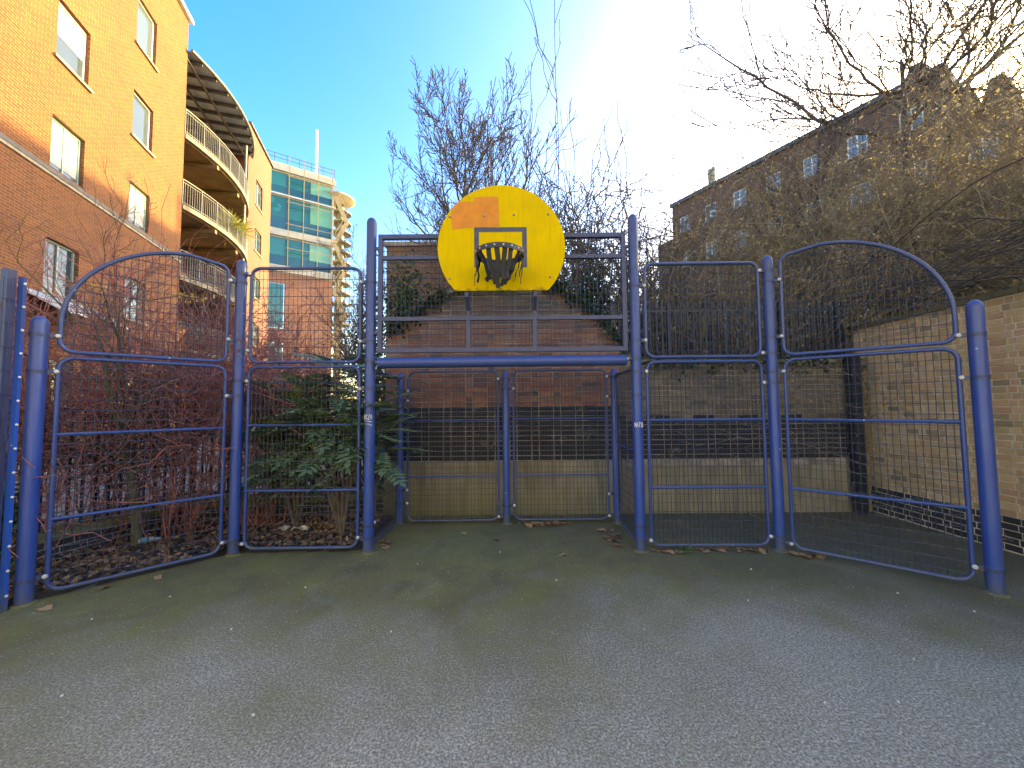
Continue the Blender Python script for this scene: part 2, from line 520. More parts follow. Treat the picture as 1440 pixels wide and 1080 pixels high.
M['darkbrick'] = mk_brickwork('dark_red_brickwork', (0.135, 0.058, 0.034), (0.09, 0.040, 0.026), (0.14, 0.09, 0.06), 0.4)
M['brownbrick'] = mk_brickwork('brown_brickwork', (0.26, 0.15, 0.085), (0.19, 0.11, 0.065), (0.3, 0.22, 0.15), 0.5)
M['bluebrick'] = mk_brickwork('dark_plinth_brickwork', (0.035, 0.036, 0.045), (0.05, 0.05, 0.058), (0.36, 0.34, 0.32), 0.2)

M['stone'] = simple('weathered_stone', (0.36, 0.32, 0.25), 0.85, (0.22, 0.19, 0.14), 4, bs=0.2)
M['mosscoping'] = simple('mossy_coping_stone', (0.14, 0.155, 0.05), 0.95, (0.20, 0.18, 0.12), 3.0, bs=0.5, which='World')
M['concrete'] = simple('grey_concrete', (0.24, 0.215, 0.17), 0.85, (0.14, 0.125, 0.10), 2.5, bs=0.15)
M['soffit'] = simple('timber_soffit', (0.20, 0.125, 0.055), 0.8, (0.12, 0.075, 0.036), 1.5)
M['white_frame'] = simple('white_window_frame', (0.74, 0.74, 0.72), 0.45, (0.62, 0.62, 0.6), 6)
M['green_frame'] = simple('green_grey_window_frame', (0.25, 0.36, 0.33), 0.45, (0.2, 0.3, 0.28), 6)
M['lead'] = simple('dark_flashing', (0.05, 0.05, 0.055), 0.6, (0.09, 0.09, 0.095), 5)
M['roofdark'] = simple('dark_slate_roof', (0.045, 0.045, 0.052), 0.7, (0.07, 0.07, 0.08), 4)
M['metal_grey'] = simple('grey_painted_metal', (0.17, 0.175, 0.165), 0.5, (0.11, 0.115, 0.11), 6)
M['polycarb'] = simple('grey_roof_sheet', (0.36, 0.44, 0.50), 0.35, (0.27, 0.34, 0.40), 2)
M['cream'] = simple('cream_cladding', (0.55, 0.50, 0.40), 0.6, (0.46, 0.42, 0.34), 2)
M['yellow_steel'] = simple('ochre_stair_steel', (0.45, 0.33, 0.16), 0.6, (0.35, 0.26, 0.14), 4)

def mk_glass(name, c, c2, rough=0.04, scale=0.5, spec=0.8):
    m, nt, b = mat_new(name)
    oi = nt.nodes.new('ShaderNodeObjectInfo').outputs['Random']
    v = coords(nt)
    n = noise(nt, v, scale, 2)
    f = mathn(nt, 'FRACT', mathn(nt, 'ADD', oi, mathn(nt, 'MULTIPLY', n, 0.5)))
    r = ramp(nt, f, [(0.2, c), (0.8, c2)])
    nt.links.new(r.outputs[0], b.inputs['Base Color'])
    b.inputs['Roughness'].default_value = rough
    b.inputs['Specular IOR Level'].default_value = spec
    b.inputs['IOR'].default_value = 1.6
    return m
M['glass'] = mk_glass('window_glass', (0.025, 0.038, 0.05), (0.075, 0.10, 0.12), spec=0.6)
M['glass_pale'] = mk_glass('pale_window_glass', (0.05, 0.07, 0.09), (0.12, 0.15, 0.18), spec=0.6)
M['teal'] = mk_glass('teal_glass', (0.008, 0.13, 0.085), (0.018, 0.20, 0.135), 0.05)
M['teal_dark'] = mk_glass('dark_teal_glass', (0.008, 0.065, 0.065), (0.014, 0.095, 0.09), 0.05)
M['green_glass'] = mk_glass('green_net_glass', (0.10, 0.34, 0.17), (0.16, 0.42, 0.24), 0.3)
M['blind'] = simple('grey_blind', (0.34, 0.38, 0.40), 0.8, (0.26, 0.29, 0.31), 3)

# --- vegetation
def mk_leaf(name, c, c2, rough=0.5, trans=0.25):
    m, nt, b = mat_new(name)
    isl = nt.nodes.new('ShaderNodeNewGeometry').outputs['Random Per Island']
    oi = nt.nodes.new('ShaderNodeObjectInfo').outputs['Random']
    f = mathn(nt, 'FRACT', mathn(nt, 'ADD', isl, oi))
    r = ramp(nt, f, [(0.0, c), (1.0, c2)])
    nt.links.new(r.outputs[0], b.inputs['Base Color'])
    b.inputs['Roughness'].default_value = rough
    tr = nt.nodes.new('ShaderNodeBsdfTranslucent')
    nt.links.new(r.outputs[0], tr.inputs[0])
    mx = nt.nodes.new('ShaderNodeMixShader'); mx.inputs[0].default_value = trans
    out = nt.nodes['Material Output']
    nt.links.new(b.outputs[0], mx.inputs[1]); nt.links.new(tr.outputs[0], mx.inputs[2])
    nt.links.new(mx.outputs[0], out.inputs[0])
    return m
M['mahonia'] = mk_leaf('mahonia_leaf', (0.075, 0.13, 0.065), (0.14, 0.215, 0.11), 0.35, 0.1)
M['mahonia_young'] = mk_leaf('young_mahonia_leaf', (0.20, 0.28, 0.035), (0.28, 0.36, 0.06), 0.4)
M['laurel'] = mk_leaf('laurel_leaf', (0.020, 0.050, 0.014), (0.075, 0.12, 0.03), 0.35)
M['ivy'] = mk_leaf('ivy_leaf', (0.016, 0.034, 0.012), (0.05, 0.08, 0.025), 0.4)
M['lime'] = mk_leaf('pale_green_leaf', (0.13, 0.20, 0.03), (0.24, 0.30, 0.06), 0.45, 0.4)
M['euonymus'] = mk_leaf('glossy_green_leaf', (0.03, 0.09, 0.02), (0.10, 0.18, 0.05), 0.3, 0.15)
M['dry'] = mk_leaf('dry_tan_leaf', (0.34, 0.24, 0.10), (0.58, 0.44, 0.22), 0.7, 0.45)
M['deadleaf'] = mk_leaf('dead_brown_leaf', (0.13, 0.07, 0.04), (0.42, 0.25, 0.13), 0.75, 0.1)
M['yucca'] = mk_leaf('spiky_yellow_green_leaf', (0.25, 0.27, 0.05), (0.40, 0.38, 0.09), 0.5, 0.3)
M['blossom'] = mk_leaf('yellow_blossom', (0.55, 0.36, 0.05), (0.7, 0.5, 0.12), 0.6, 0.3)
M['bark'] = simple('grey_brown_bark', (0.105, 0.080, 0.062), 0.9, (0.17, 0.135, 0.105), 12, which='World')
M['bark_dark'] = simple('dark_bark', (0.055, 0.043, 0.036), 0.9, (0.095, 0.075, 0.06), 12, which='World')
M['bark_green'] = simple('green_algae_bark', (0.12, 0.125, 0.06), 0.9, (0.075, 0.062, 0.042), 7, bs=0.3, which='World')
M['redtwig'] = simple('red_twig_bark', (0.42, 0.135, 0.115), 0.7, (0.20, 0.10, 0.08), 1.6, which='World')
M['tan_twig'] = simple('tan_vine_bark', (0.36, 0.28, 0.165), 0.9, (0.16, 0.125, 0.085), 2.2, which='World')
M['soil'] = simple('dark_soil', (0.035, 0.026, 0.02), 1.0, (0.075, 0.055, 0.04), 14, bs=0.8, which='World')
M['pave'] = simple('grey_ground', (0.12, 0.115, 0.105), 0.9, (0.17, 0.165, 0.15), 0.6, bs=0.1, which='World')

# ------------------------------------------------------------------ ground
MB().quad((-700, -700, -0.02), (700, -700, -0.02), (700, 1200, -0.02), (-700, 1200, -0.02)).build('ground', M['pave'])
tag(bpy.data.objects['ground'], kind='structure')
court_poly = [(-4.16, -9), (5.55, -9), (5.55, 5.95), (-1.75, 5.95), (-1.75, 4.53), (-3.15, 4.46), (-4.16, 3.39)]
mb = MB(); mb.add([(x, y, 0.0) for x, y in court_poly], [tuple(range(len(court_poly)))])
tag(mb.build('court_asphalt', M['asphalt']), kind='structure')
# soil bed behind the left-hand fence (uneven sheet)
NX, NY = 60, 60
gx, gy = np.meshgrid(np.linspace(-6.5, -1.72, NX), np.linspace(-3, 7.4, NY))
gz = 0.02 + 0.05 * np.sin(gx * 5.1 + gy * 2.3) * np.cos(gy * 4.3) * 0.4 + rng.normal(0, 0.012, gx.shape)
fence_l = np.where(gy < 3.39, -4.16, np.where(gy < 4.46, -4.16 + (gy - 3.39) * 0.944, np.where(gy < 4.53, -3.15, -1.75)))
gz = np.where(gx > fence_l - 0.1, -0.015, gz)
vi = np.arange(NX * NY).reshape(NY, NX)
q = np.stack([vi[:-1, :-1], vi[:-1, 1:], vi[1:, 1:], vi[1:, :-1]], -1).reshape(-1, 4)
cx = gx[:-1, :-1].ravel()
me = np_mesh('soil', np.stack([gx, gy, gz], -1).reshape(-1, 3), q, M['soil'], True)
tag(link('soil', me), kind='structure')

# ------------------------------------------------------------------ brick walls built of single bricks
def brick_mesh(w, mat, name='brick', d=0.055, h=0.065):
    """origin at the middle of the brick's face, face looking to -y"""
    e = 0.004
    hw, hh = w / 2, h / 2
    vs = [(-hw, e, -hh), (hw, e, -hh), (hw, e, hh), (-hw, e, hh),
          (-hw + e, 0, -hh + e), (hw - e, 0, -hh + e), (hw - e, 0, hh - e), (-hw + e, 0, hh - e),
          (-hw, d, -hh), (hw, d, -hh), (hw, d, hh), (-hw, d, hh)]
    fs = [(4, 5, 6, 7)]
    for a in range(4):
        b_ = (a + 1) % 4
        fs.append((a, b_, 4 + b_, 4 + a))
        fs.append((8 + a, 8 + b_, b_, a))
    fs.append((8, 11, 10, 9))
    me = bpy.data.meshes.new(name)
    me.from_pydata(vs, [], fs)
    me.materials.append(mat)
    return me

def lay_bricks(parent, L, z0, top, mat_of, near, limit=300, seed=1, skip=None, sw=0.215, hw=0.1025):
    """Flemish-bond courses on the local plane y=0; near(x,z) ranks the bricks that become objects of their own"""
    r = random.Random(seed)
    bricks = []
    z, c = z0, 0
    zmax = max(top(L * i / 60) for i in range(61))
    while z + 0.07 < zmax:
        x, k = -0.11 * (c % 2), 0
        while x < L:
            w = sw if (k + c) % 2 == 0 else hw
            a, b_ = max(x, 0.0), min(x + w, L)
            if b_ - a > 0.03 and z + 0.07 < top((a + b_) / 2) and not (skip and skip((a + b_) / 2, z)):
                bricks.append(((a + b_) / 2, z + 0.0375, b_ - a))
            x += w + 0.010
            k += 1
        z += 0.075
        c += 1
    bricks.sort(key=lambda t: near(t[0], t[1]))
    cache, rest, n = {}, {}, 0
    for (x, z, w) in bricks:
        m = mat_of(x, z)
        yy = r.uniform(-0.010, -0.002)
        rot = (r.uniform(-.012, .012), r.uniform(-.012, .012), r.uniform(-.02, .02))
        if n < limit and near(x, z) < 1e6:
            key = (round(w, 3), m.name)
            if key not in cache: cache[key] = brick_mesh(w - 0.001, m)
            o = link('brick', cache[key], parent, (x, yy, z))
            o.rotation_euler = rot
            n += 1
        else:
            rest.setdefault(m.name, (m, []))[1].append((x, yy, z, w))
    for m, lst in rest.values():
        mb = MB()
        for (x, yy, z, w) in lst:
            hw, hh, e = w / 2, 0.0325, 0.004
            vs = [(x - hw, yy + e, z - hh), (x + hw, yy + e, z - hh), (x + hw, yy + e, z + hh), (x - hw, yy + e, z + hh),
                  (x - hw + e, yy, z - hh + e), (x + hw - e, yy, z - hh + e), (x + hw - e, yy, z + hh - e), (x - hw + e, yy, z + hh - e),
                  (x - hw, yy + .03, z - hh), (x + hw, yy + .03, z - hh), (x + hw, yy + .03, z + hh), (x - hw, yy + .03, z + hh)]
            fs = [(4, 5, 6, 7)]
            for a in range(4):
                b_ = (a + 1) % 4
                fs += [(a, b_, 4 + b_, 4 + a), (8 + a, 8 + b_, b_, a)]
            mb.add(vs, fs)
        tag(mb.build('brickwork', m, parent), kind='stuff')

# right-hand wall of yellow stock bricks, black bricks at its foot: faces -x, local x runs from far to near
RWX = 5.42
rw = empty('brick_wall', (RWX, 6.05, 0), R(-90), 'tall yellow stock brick wall with black brick base on the right of the court', 'wall')
RWL = 13.0
rw_top = lambda x: 2.80 + 0.010 * x
mb = MB(); mb.prism([(0, -0.02), (RWL, -0.02), (RWL, rw_top(RWL) - 0.02), (0, rw_top(0) - 0.02)], 0.0, 0.24)
mb.build('mortar_bed', M['mortar'], rw)
lay_bricks(rw, RWL, 0.01, rw_top, lambda x, z: M['eng'] if z < 0.36 else M['stock'],
           lambda x, z: (x - 1.5) ** 2 + 0.02 * (z - 1.4) ** 2 if 0.2 < x < 2.2 else 1e7 + x, 300, 3, None, 0.152, 0.073)
mb = MB()
for i in range(58):
    x = 0.225 * i
    if x + 0.215 > RWL: break
    zt = rw_top(x) - 0.02 + random.uniform(0, .004)
    mb.box(x, x + 0.215, -0.03, 0.27, zt + 0.001, zt + 0.066)
tag(mb.build('brick_coping', M['oldbrown'], rw), kind='stuff')

# back wall: gabled behind the goal, lower towards the right
BWY = 5.93
bw = empty('brick_wall', (-1.95, BWY, 0), 0, 'old soot-black painted brick wall with cement plinth behind the goal', 'wall')
BWL = 7.35
def bw_top(x):
    X = x - 1.95
    pts = [(-1.95, 2.75), (-1.5, 3.05), (-1.1, 3.36), (-0.5, 3.52), (0.7, 3.52), (1.25, 3.12), (1.75, 2.55), (1.85, 2.28), (5.4, 2.26)]
    for (a, za), (b_, zb) in zip(pts, pts[1:]):
        if a <= X <= b_: return za + (zb - za) * (X - a) / (b_ - a)
    return 2.26
tops = [(BWL * i / 80, bw_top(BWL * i / 80) - 0.01) for i in range(81)]
mb = MB(); mb.prism([(0, -0.02), (BWL, -0.02)] + tops[::-1], 0.0, 0.3)
mb.build('mortar_bed', M['mortar_dark'], bw)
def bw_mat(x, z):
    X = x - 1.95
    if X > 1.62: 
        return M['oldbrown'] if z > 1.42 + 0.05 * math.sin(X * 9) else M['blackpaint']
    if z < 1.66: return M['blackpaint']
    return M['oldred']
hole = lambda x, z: abs(x - 2.20) < 0.06 and 1.86 < z < 1.98
lay_bricks(bw, BWL, 0.80, bw_top, bw_mat, lambda x, z: abs(x - 1.90) * 0.8 + abs(z - 1.6), 300, 5, hole)
mb = MB()
mb.prism([(0, -0.01), (BWL, -0.01), (BWL, 0.70), (3.62, 0.71), (3.6, 0.795), (0, 0.795)], -0.05, -0.002)
mb.build('cement_plinth', M['render'], bw)
mb = MB()
for i in range(34):
    x = 0.225 * i
    if x + .215 > BWL: break
    za, zb = bw_top(x) - 0.01, bw_top(x + .215) - 0.01
    mb.add([(x, -.04, za), (x + .215, -.04, zb), (x + .215, .32, zb), (x, .32, za), (x, -.04, za + .06), (x + .215, -.04, zb + .06), (x + .215, .32, zb + .06), (x, .32, za + .06)],
           [(0, 3, 2, 1), (4, 5, 6, 7), (0, 1, 5, 4), (1, 2, 6, 5), (2, 3, 7, 6), (3, 0, 4, 7)])
tag(mb.build('coping_course', M['mosscoping'], bw), kind='stuff')
# ivy and moss creeping along the sloping top of the wall
gi = np.random.default_rng(41)
xs_ = np.concatenate([gi.uniform(0, .9, 700), gi.uniform(2.45, 3.75, 1100), gi.uniform(3.7, 7.3, 700), gi.uniform(.8, 2.6, 260)])
ci = np.stack([xs_, gi.uniform(-.08, .34, len(xs_)), np.array([bw_top(x) for x in xs_]) + .06 + gi.normal(0, .05, len(xs_)) - np.abs(gi.normal(0, .09, len(xs_))) * (gi.uniform(0, 1, len(xs_)) < .5)], 1)
ci[:, 1] = np.where(ci[:, 2] < np.array([bw_top(x) for x in xs_]) + .03, -.05 - gi.uniform(0, .03, len(xs_)), ci[:, 1])
v, q = leaves_arr(ci, .07, .2, .75, gi)
o = link('ivy_growth', np_mesh('ivy_growth', v, q, M['ivy']), None, (-1.95, BWY, 0))
tag(o, 'ragged ivy creeping along the top of the old back wall', 'ivy')
# chalk scribble on the black band
def strokes(lst, r, fn, mat, name, parent):
    mb = MB()
    for pl in lst: mb.tube([fn(*p) for p in pl], r, 4)
    return mb.build(name, mat, parent)
LET = {'E': [[(1, 1), (0, 1), (0, 0), (1, 0)], [(0, .52), (.8, .52)]], 'X': [[(0, 0), (1, 1)], [(0, 1), (1, 0)]], 'V': [[(0, 1), (.5, 0), (1, 1)]],
       'K': [[(0, 0), (0, 1)], [(1, 1), (0, .45), (1, 0)]], 'Z': [[(0, 1), (1, 1), (0, 0), (1, 0)]], 'O': [[(.5, 1), (.05, .5), (.5, 0), (.95, .5), (.5, 1)]],
       'N': [[(0, 0), (0, 1), (1, 0), (1, 1)]], 'A': [[(0, 0), (.5, 1), (1, 0)], [(.22, .4), (.78, .4)]], 'T': [[(.5, 0), (.5, 1)], [(0, 1), (1, 1)]],
       'S': [[(1, .9), (.4, 1), (.05, .72), (.9, .35), (.6, 0), (0, .1)]], 'R': [[(0, 0), (0, 1), (.9, .8), (.1, .5), (1, 0)]], 'I': [[(.5, 0), (.5, 1)]],
       'P': [[(0, 0), (0, 1), (1, .8), (0, .5)]], 'B': [[(0, 0), (0, 1), (.9, .78), (.1, .52), (1, .25), (0, 0)]]}
def write(txt, x, z, w, h, gap):
    out = []
    for ch in txt:
        if ch != ' ':
            for pl in LET[ch]: out.append([(x + px * w, z + pz * h) for px, pz in pl])
        x += w + gap
    return out
strokes(write('BXYE IP'.replace('Y', 'V'), 0.98, 1.26, 0.11, 0.20, 0.045), 0.0045, lambda x, z: (x, -0.0085, z), M['faint_chalk'], 'chalk_writing', bw)

# dark steel channel at the corner of the two walls
mb = MB(); mb.box(5.06, 5.20, 5.72, 5.83, 0, 2.36); mb.box(5.03, 5.23, 5.70, 5.85, 2.36, 2.375)
tag(mb.build('steel_post', M['dark_iron']), 'dark steel post standing in the corner of the two brick walls', 'post')

# ------------------------------------------------------------------ goal end fencing
PR = 0.057
def post_profile(h, r=PR):
    return [(r, 0), (r, h - 0.07)] + [(r * math.cos(a), h - 0.07 + 0.07 * math.sin(a)) for a in [R(20), R(40), R(58), R(74), R(86)]]
def clamp_meshes():
    mb = MB()
    mb.lathe([(PR + .001, -.014), (PR + .006, -.014), (PR + .006, .014), (PR + .001, .014)], 20)
    mb.box(PR - .005, PR + .075, -.020, .020, -.019, .019)
    me = mb.mesh('clamp', M['navy'], True)
    cb = MB(); cb.lathe([(.019, 0), (.019, .010), (.015, .017), (.007, .021)], 12)
    # cap axis to -y
    cb.v = [(x, -z, y) for x, y, z in cb.v]
    cme = cb.mesh('bolt_cap', M['white_cap'], True)
    return me, cme
CLAMP, CAP = clamp_meshes()
def make_post(x, y, h, label, clamps, cap_cam=True, mat='blue', r=PR):
    o = empty('fence_post', (x, y, 0), 0, label, 'post', 'blue tubular posts of the goal end')
    MB().lathe(post_profile(h, r), 24).build('tube', M[mat], o, True)
    MB().lathe([(r + .022, 0.0), (r + .02, .006), (r + .004, .014)], 20).build('base_collar', M['asphalt'], o, True)
    for (z, ang) in clamps:
        c = link('clamp', CLAMP, o, (0, 0, z), ang)
        k = link('bolt_cap', CAP, c, (PR + .052, -.018, 0))
        if math.cos(ang) < 0:          # arm points left: put the cap on the court side
            k.location = (PR + .052, .018, 0)
            k.rotation_euler = (0, 0, math.pi)
    return o

P = dict(L0=(-4.15, 3.35), L1=(-3.15, 4.42), GL=(-1.645, 4.45), GR=(1.435, 4.42), R1=(2.985, 4.40), R0=(4.13, 3.39), BL=(-1.58, 5.44), BM=(-0.09, 5.47), BR=(1.45, 5.46))
ang = lambda a, b: math.atan2(P[b][1] - P[a][1], P[b][0] - P[a][0])
def cl(a, b, zs): return [(z, ang(a, b)) for z in zs]
make_post(*P['L0'], 2.47, 'short blue post at the left end beside the mesh boundary fence', cl('L0', 'L1', (0.20, 1.98, 2.30)))
make_post(*P['L1'], 3.37, 'round-topped blue post between arched left panel and leafy shrub panel', cl('L1', 'L0', (0.16, 1.78, 2.42, 3.10)) + cl('L1', 'GL', (0.12, 1.95, 2.30, 3.20)))
gl = make_post(*P['GL'], 3.88, 'tall blue goal post with white EKZO scribble left of the goal', cl('GL', 'L1', (0.17, 1.85, 2.40, 3.10)) + cl('GL', 'BL', (0.30, 1.68)) + [(2.16, 0.0)])
gr = make_post(*P['GR'], 3.88, 'tall blue goal post with white marker tag right of the goal', cl('GR', 'R1', (0.12, 2.02, 2.38, 3.02)) + cl('GR', 'BR', (0.28, 1.75)) + [(2.17, math.pi)])
make_post(*P['R1'], 3.36, 'round-topped blue post between flat right panel and arched right panel', cl('R1', 'GR', (0.16, 1.88, 2.22, 3.18)) + cl('R1', 'R0', (0.10, 2.0, 2.40, 3.05)))
make_post(*P['R0'], 2.55, 'thick blue end post in front of the yellow brick wall', cl('R0', 'R1', (0.20, 1.86, 2.24)))
make_post(*P['BL'], 2.12, 'short blue post at the rear left corner of the goal', cl('BL', 'BM', (0.30, 0.48, 1.72, 1.86)), mat='blue', r=0.05)
make_post(*P['BM'], 2.14, 'short blue post in the middle of the goal back', cl('BM', 'BL', (0.10, 2.02)) + cl('BM', 'BR', (0.25, 1.88)), r=0.05)
make_post(*P['BR'], 2.16, 'short blue post at the rear right corner of the goal', cl('BR', 'BM', (0.10, 0.40, 1.76, 2.04)), r=0.05)
# marker scribbles on the goal posts, wrapped round the tube
def on_post(u, z): 
    a = R(-90) + u / PR
    return ((PR + .001) * math.cos(a), (PR + .001) * math.sin(a), z)
def arc(pl, n=4):
    out = []
    for (a, b_) in zip(pl, pl[1:]):
        for i in range(n): out.append((a[0] + (b_[0] - a[0]) * i / n, a[1] + (b_[1] - a[1]) * i / n))
    return out + [pl[-1]]
s = write('EKZO', -0.050, 1.50, 0.019, 0.052, 0.007)
s += [[(-0.05, 1.475), (0.0, 1.482), (0.05, 1.468)], [(-0.05, 1.448), (0.01, 1.446), (0.045, 1.434), (0.04, 1.42)]]
strokes([arc(p) for p in s], 0.0032, on_post, M['chalk'], 'marker_tag', gl)
strokes([arc(p) for p in write('NATSR', -0.052, 1.385, 0.017, 0.055, 0.0045)], 0.0032, on_post, M['chalk'], 'marker_tag', gr)

def rounded(w0, w1, z0, z1, r=0.10, n=6):
    pts = []
    for (cx, cz, a0) in ((w1 - r, z0 + r, -90), (w1 - r, z1 - r, 0), (w0 + r, z1 - r, 90), (w0 + r, z0 + r, 180)):
        for i in range(n + 1):
            a = R(a0 + 90 * i / n)
            pts.append((cx + r * math.cos(a), cz + r * math.sin(a)))
    return pts

def inside_span(poly, axis, val):
    """interval of the outline polygon along the other axis at axis=val"""
    xs = []
    n = len(poly)
    for i in range(n):
        a, b_ = poly[i], poly[(i + 1) % n]
        if (a[axis] - val) * (b_[axis] - val) < 0:
            t = (val - a[axis]) / (b_[axis] - a[axis])
            xs.append(a[1 - axis] + t * (b_[1 - axis] - a[1 - axis]))
    return (min(xs), max(xs)) if len(xs) >= 2 else None

def wires(poly, px, pz, r=0.0033, y=0.0):
    polys = []
    x0, x1 = min(p[0] for p in poly), max(p[0] for p in poly)
    z0, z1 = min(p[1] for p in poly), max(p[1] for p in poly)
    x = x0 + px * 0.7
    while x < x1:
        s = inside_span(poly, 0, x + 1e-5)
        if s: polys.append([(x, y, s[0]), (x, y, s[1])])
        x += px
    z = z0 + pz * 0.7
    while z < z1:
        s = inside_span(poly, 1, z + 1e-5)
        if s: polys.append([(s[0], y - 2 * r, z), (s[1], y - 2 * r, z)])
        z += pz
    A = np.array(polys)
    # slight sag and bend so that the mesh is not ruler-straight
    t = np.linspace(0, 1, 5)[None, :, None]
    B = A[:, :1] * (1 - t) + A[:, 1:] * t
    B[:, 1:-1, 1] += rng.normal(0, 0.003, B[:, 1:-1, 1].shape)
    return tubes_arr(B, np.full(B.shape[:2], r), 4)

def make_panel(a, b_, outline, rails, label, px=0.05, pz=0.10, gap=0.12, name='mesh_fence', tr=0.019, group='blue welded mesh panels', tilt=0.0):
    A, B = P[a], P[b_]
    L = math.hypot(B[0] - A[0], B[1] - A[1])
    o = empty(name, (A[0], A[1], 0), math.atan2(B[1] - A[1], B[0] - A[0]), label, 'fence panel', group)
    poly = outline(gap, L - gap)
    MB().tube([(x, 0, z) for x, z in poly], tr, 10, True).build('frame', M['blue_panel'], o, True)
    for z in rails:
        s = inside_span(poly, 1, z)
        MB().tube([(s[0], -0.004, z), ((s[0] + s[1]) / 2, -0.004, z), (s[1], -0.004, z)], tr * 0.82, 8).build('rail', M['blue_panel'], o, True)
    v, q = wires(poly, px, pz)
    tag(link('wire_mesh', np_mesh('wire_mesh', v, q, M['wire']), o), kind='stuff')
    return o
lower = lambda z0, z1: (lambda a, b_: rounded(a, b_, z0, z1))
def arch(flip, zb, zlow, ztop):
    def f(a, b_):
        W = b_ - a
        s0 = 0.78 * W
        r = 0.10
        pts = []
        # unflipped: low side at a
        for i in range(7):
            t = R(180 + 90 * i / 6); pts.append((a + r + r * math.cos(t), zb + r + r * math.sin(t)))
        for i in range(7):
            t = R(-90 + 90 * i / 6); pts.append((b_ - r + r * math.cos(t), zb + r + r * math.sin(t)))
        for i in range(7):
            t = R(0 + 80 * i / 6); pts.append((b_ - r + r * math.cos(t), ztop - 0.035 - r + r * math.sin(t)))
        for i in range(1, 20):
            t = math.pi / 2 * i / 19
            pts.append((a + s0 - s0 * math.sin(t), zlow + (ztop - zlow) * math.cos(t)))
        if flip: pts = [(a + b_ - x, z) for x, z in pts][::-1]
        return pts
    return f
make_panel('L0', 'L1', lower(0.06, 2.11), (0.68, 1.42), 'lower mesh panel in front of bare red shrubs at the left')
make_panel('L0', 'L1', arch(False, 2.165, 2.42, 3.30), (), 'arched upper mesh panel at the left below the curved balconies')
make_panel('L1', 'GL', lower(0.06, 2.11), (0.70, 1.44), 'lower mesh panel with the spiky evergreen shrub behind it')
make_panel('L1', 'GL', lower(2.165, 3.27), (), 'square upper mesh panel left of the goal before the teal glass building')
make_panel('GR', 'R1', lower(0.06, 2.13), (0.70, 1.46), 'lower mesh panel directly right of the goal')
make_panel('GR', 'R1', lower(2.185, 3.28), (), 'square upper mesh panel right of the goal before the iron railings')
make_panel('R1', 'R0', lower(0.06, 2.13), (0.70, 1.46), 'lower mesh panel at the right in front of the wall corner')
make_panel('R1', 'R0', arch(True, 2.185, 2.42, 3.36), (), 'arched upper mesh panel at the right below tangled climbers')
make_panel('BL', 'BM', lower(0.05, 2.13), (0.66, 1.44), 'left mesh panel at the back of the goal', 0.05, 0.075, 0.11, tr=0.015)
make_panel('BM', 'BR', lower(0.05, 2.14), (0.66, 1.45), 'right mesh panel at the back of the goal', 0.05, 0.075, 0.11, tr=0.015)
make_panel('GL', 'BL', lower(0.06, 2.06), (1.10,), 'left side mesh panel of the goal recess', 0.05, 0.10, 0.075, tr=0.016)
make_panel('GR', 'BR', lower(0.06, 2.06), (1.10,), 'right side mesh panel of the goal recess', 0.05, 0.10, 0.075, tr=0.016)

# goal crossbar and the square-section frame above it
gx0, gx1, gy_ = P['GL'][0] + PR, P['GR'][0] - PR, 4.435
mb = MB(); mb.tube([(gx0 + .06, gy_ - .02, 2.145), (-.1, gy_ - .02, 2.15), (gx1 - .06, gy_ - .02, 2.155)], 0.062, 20)
tag(mb.build('crossbar', M['blue'], smooth=True), 'thick blue tubular crossbar of the goal under the mesh frame', 'crossbar')
uf = empty('upper_goal_frame', (0, gy_, 0), 0, 'navy square-tube mesh frame above the goal crossbar behind the yellow board', 'fence panel')
fx0, fx1, fz0, fz1 = gx0 + .035, gx1 - .035, 2.265, 3.66
MB().box(fx0, fx0 + .05, -.025, .025, fz0, fz1).build('upright', M['navy'], uf)
MB().box(fx1 - .05, fx1, -.025, .025, fz0, fz1).build('upright', M['navy'], uf)
for z, h in ((fz0, .05), (2.635, .045), (3.36, .045), (fz1 - .05, .05)):
    MB().box(fx0 + .0505, fx1 - .0505, -.0235, .0235, z, z + h).build('rail', M['navy'], uf)
for xx in (-0.50, 0.27):
    MB().box(xx - .022, xx + .022, -.0215, .0215, fz0 + .0505, 2.6345).build('stile', M['navy'], uf)
    MB().box(xx - .022, xx + .022, -.0215, .0215, 2.6805, 3.3595).build('stile', M['navy'], uf)
for s_ in (-1, 1):
    for z in (2.5, 3.5):
        xa = fx0 - .05 if s_ < 0 else fx1
        MB().box(xa, xa + .05, -.012, .012, z - .015, z + .015).build('bracket', M['navy'], uf)
v, q = wires([(fx0 + .03, fz0 + .03), (fx1 - .03, fz0 + .03), (fx1 - .03, fz1 - .03), (fx0 + .03, fz1 - .03)], 0.05, 0.066, 0.0032, 0.006)
tag(link('wire_mesh', np_mesh('wire_mesh', v, q, M['wire']), uf), kind='stuff')

# ------------------------------------------------------------------ basketball backboard with hoop
BX, BY, BZ, BRAD = -0.105, 4.24, 3.42, 0.715
bb = empty('basketball_backboard', (BX, BY, BZ), 0, 'round yellow basketball backboard with flat bottom, orange patch and black hoop', 'backboard')
cut = -0.495
a0 = math.asin(cut / BRAD)
outl = [(BRAD * math.cos(a0 + (math.pi - 2 * a0) * i / 140), BRAD * math.sin(a0 + (math.pi - 2 * a0) * i / 140)) for i in range(141)]
mb = MB(); mb.prism(outl, -0.012, 0.012); mb.build('board', M['yellow'], bb)
y1 = -0.0145
patch = [(-.555, .205), (-.36, .225), (-.345, .222), (-.02, .235), (-.025, .40), (-.035, .575), (-.12, .585), (-.30, .575), (-.31, .53), (-.47, .525), (-.535, .48), (-.565, .40), (-.56, .30)]
patch = [p for p in patch]
mb = MB(); mb.prism(patch, y1, -0.0125); mb.build('orange_patch', M['orange'], bb)
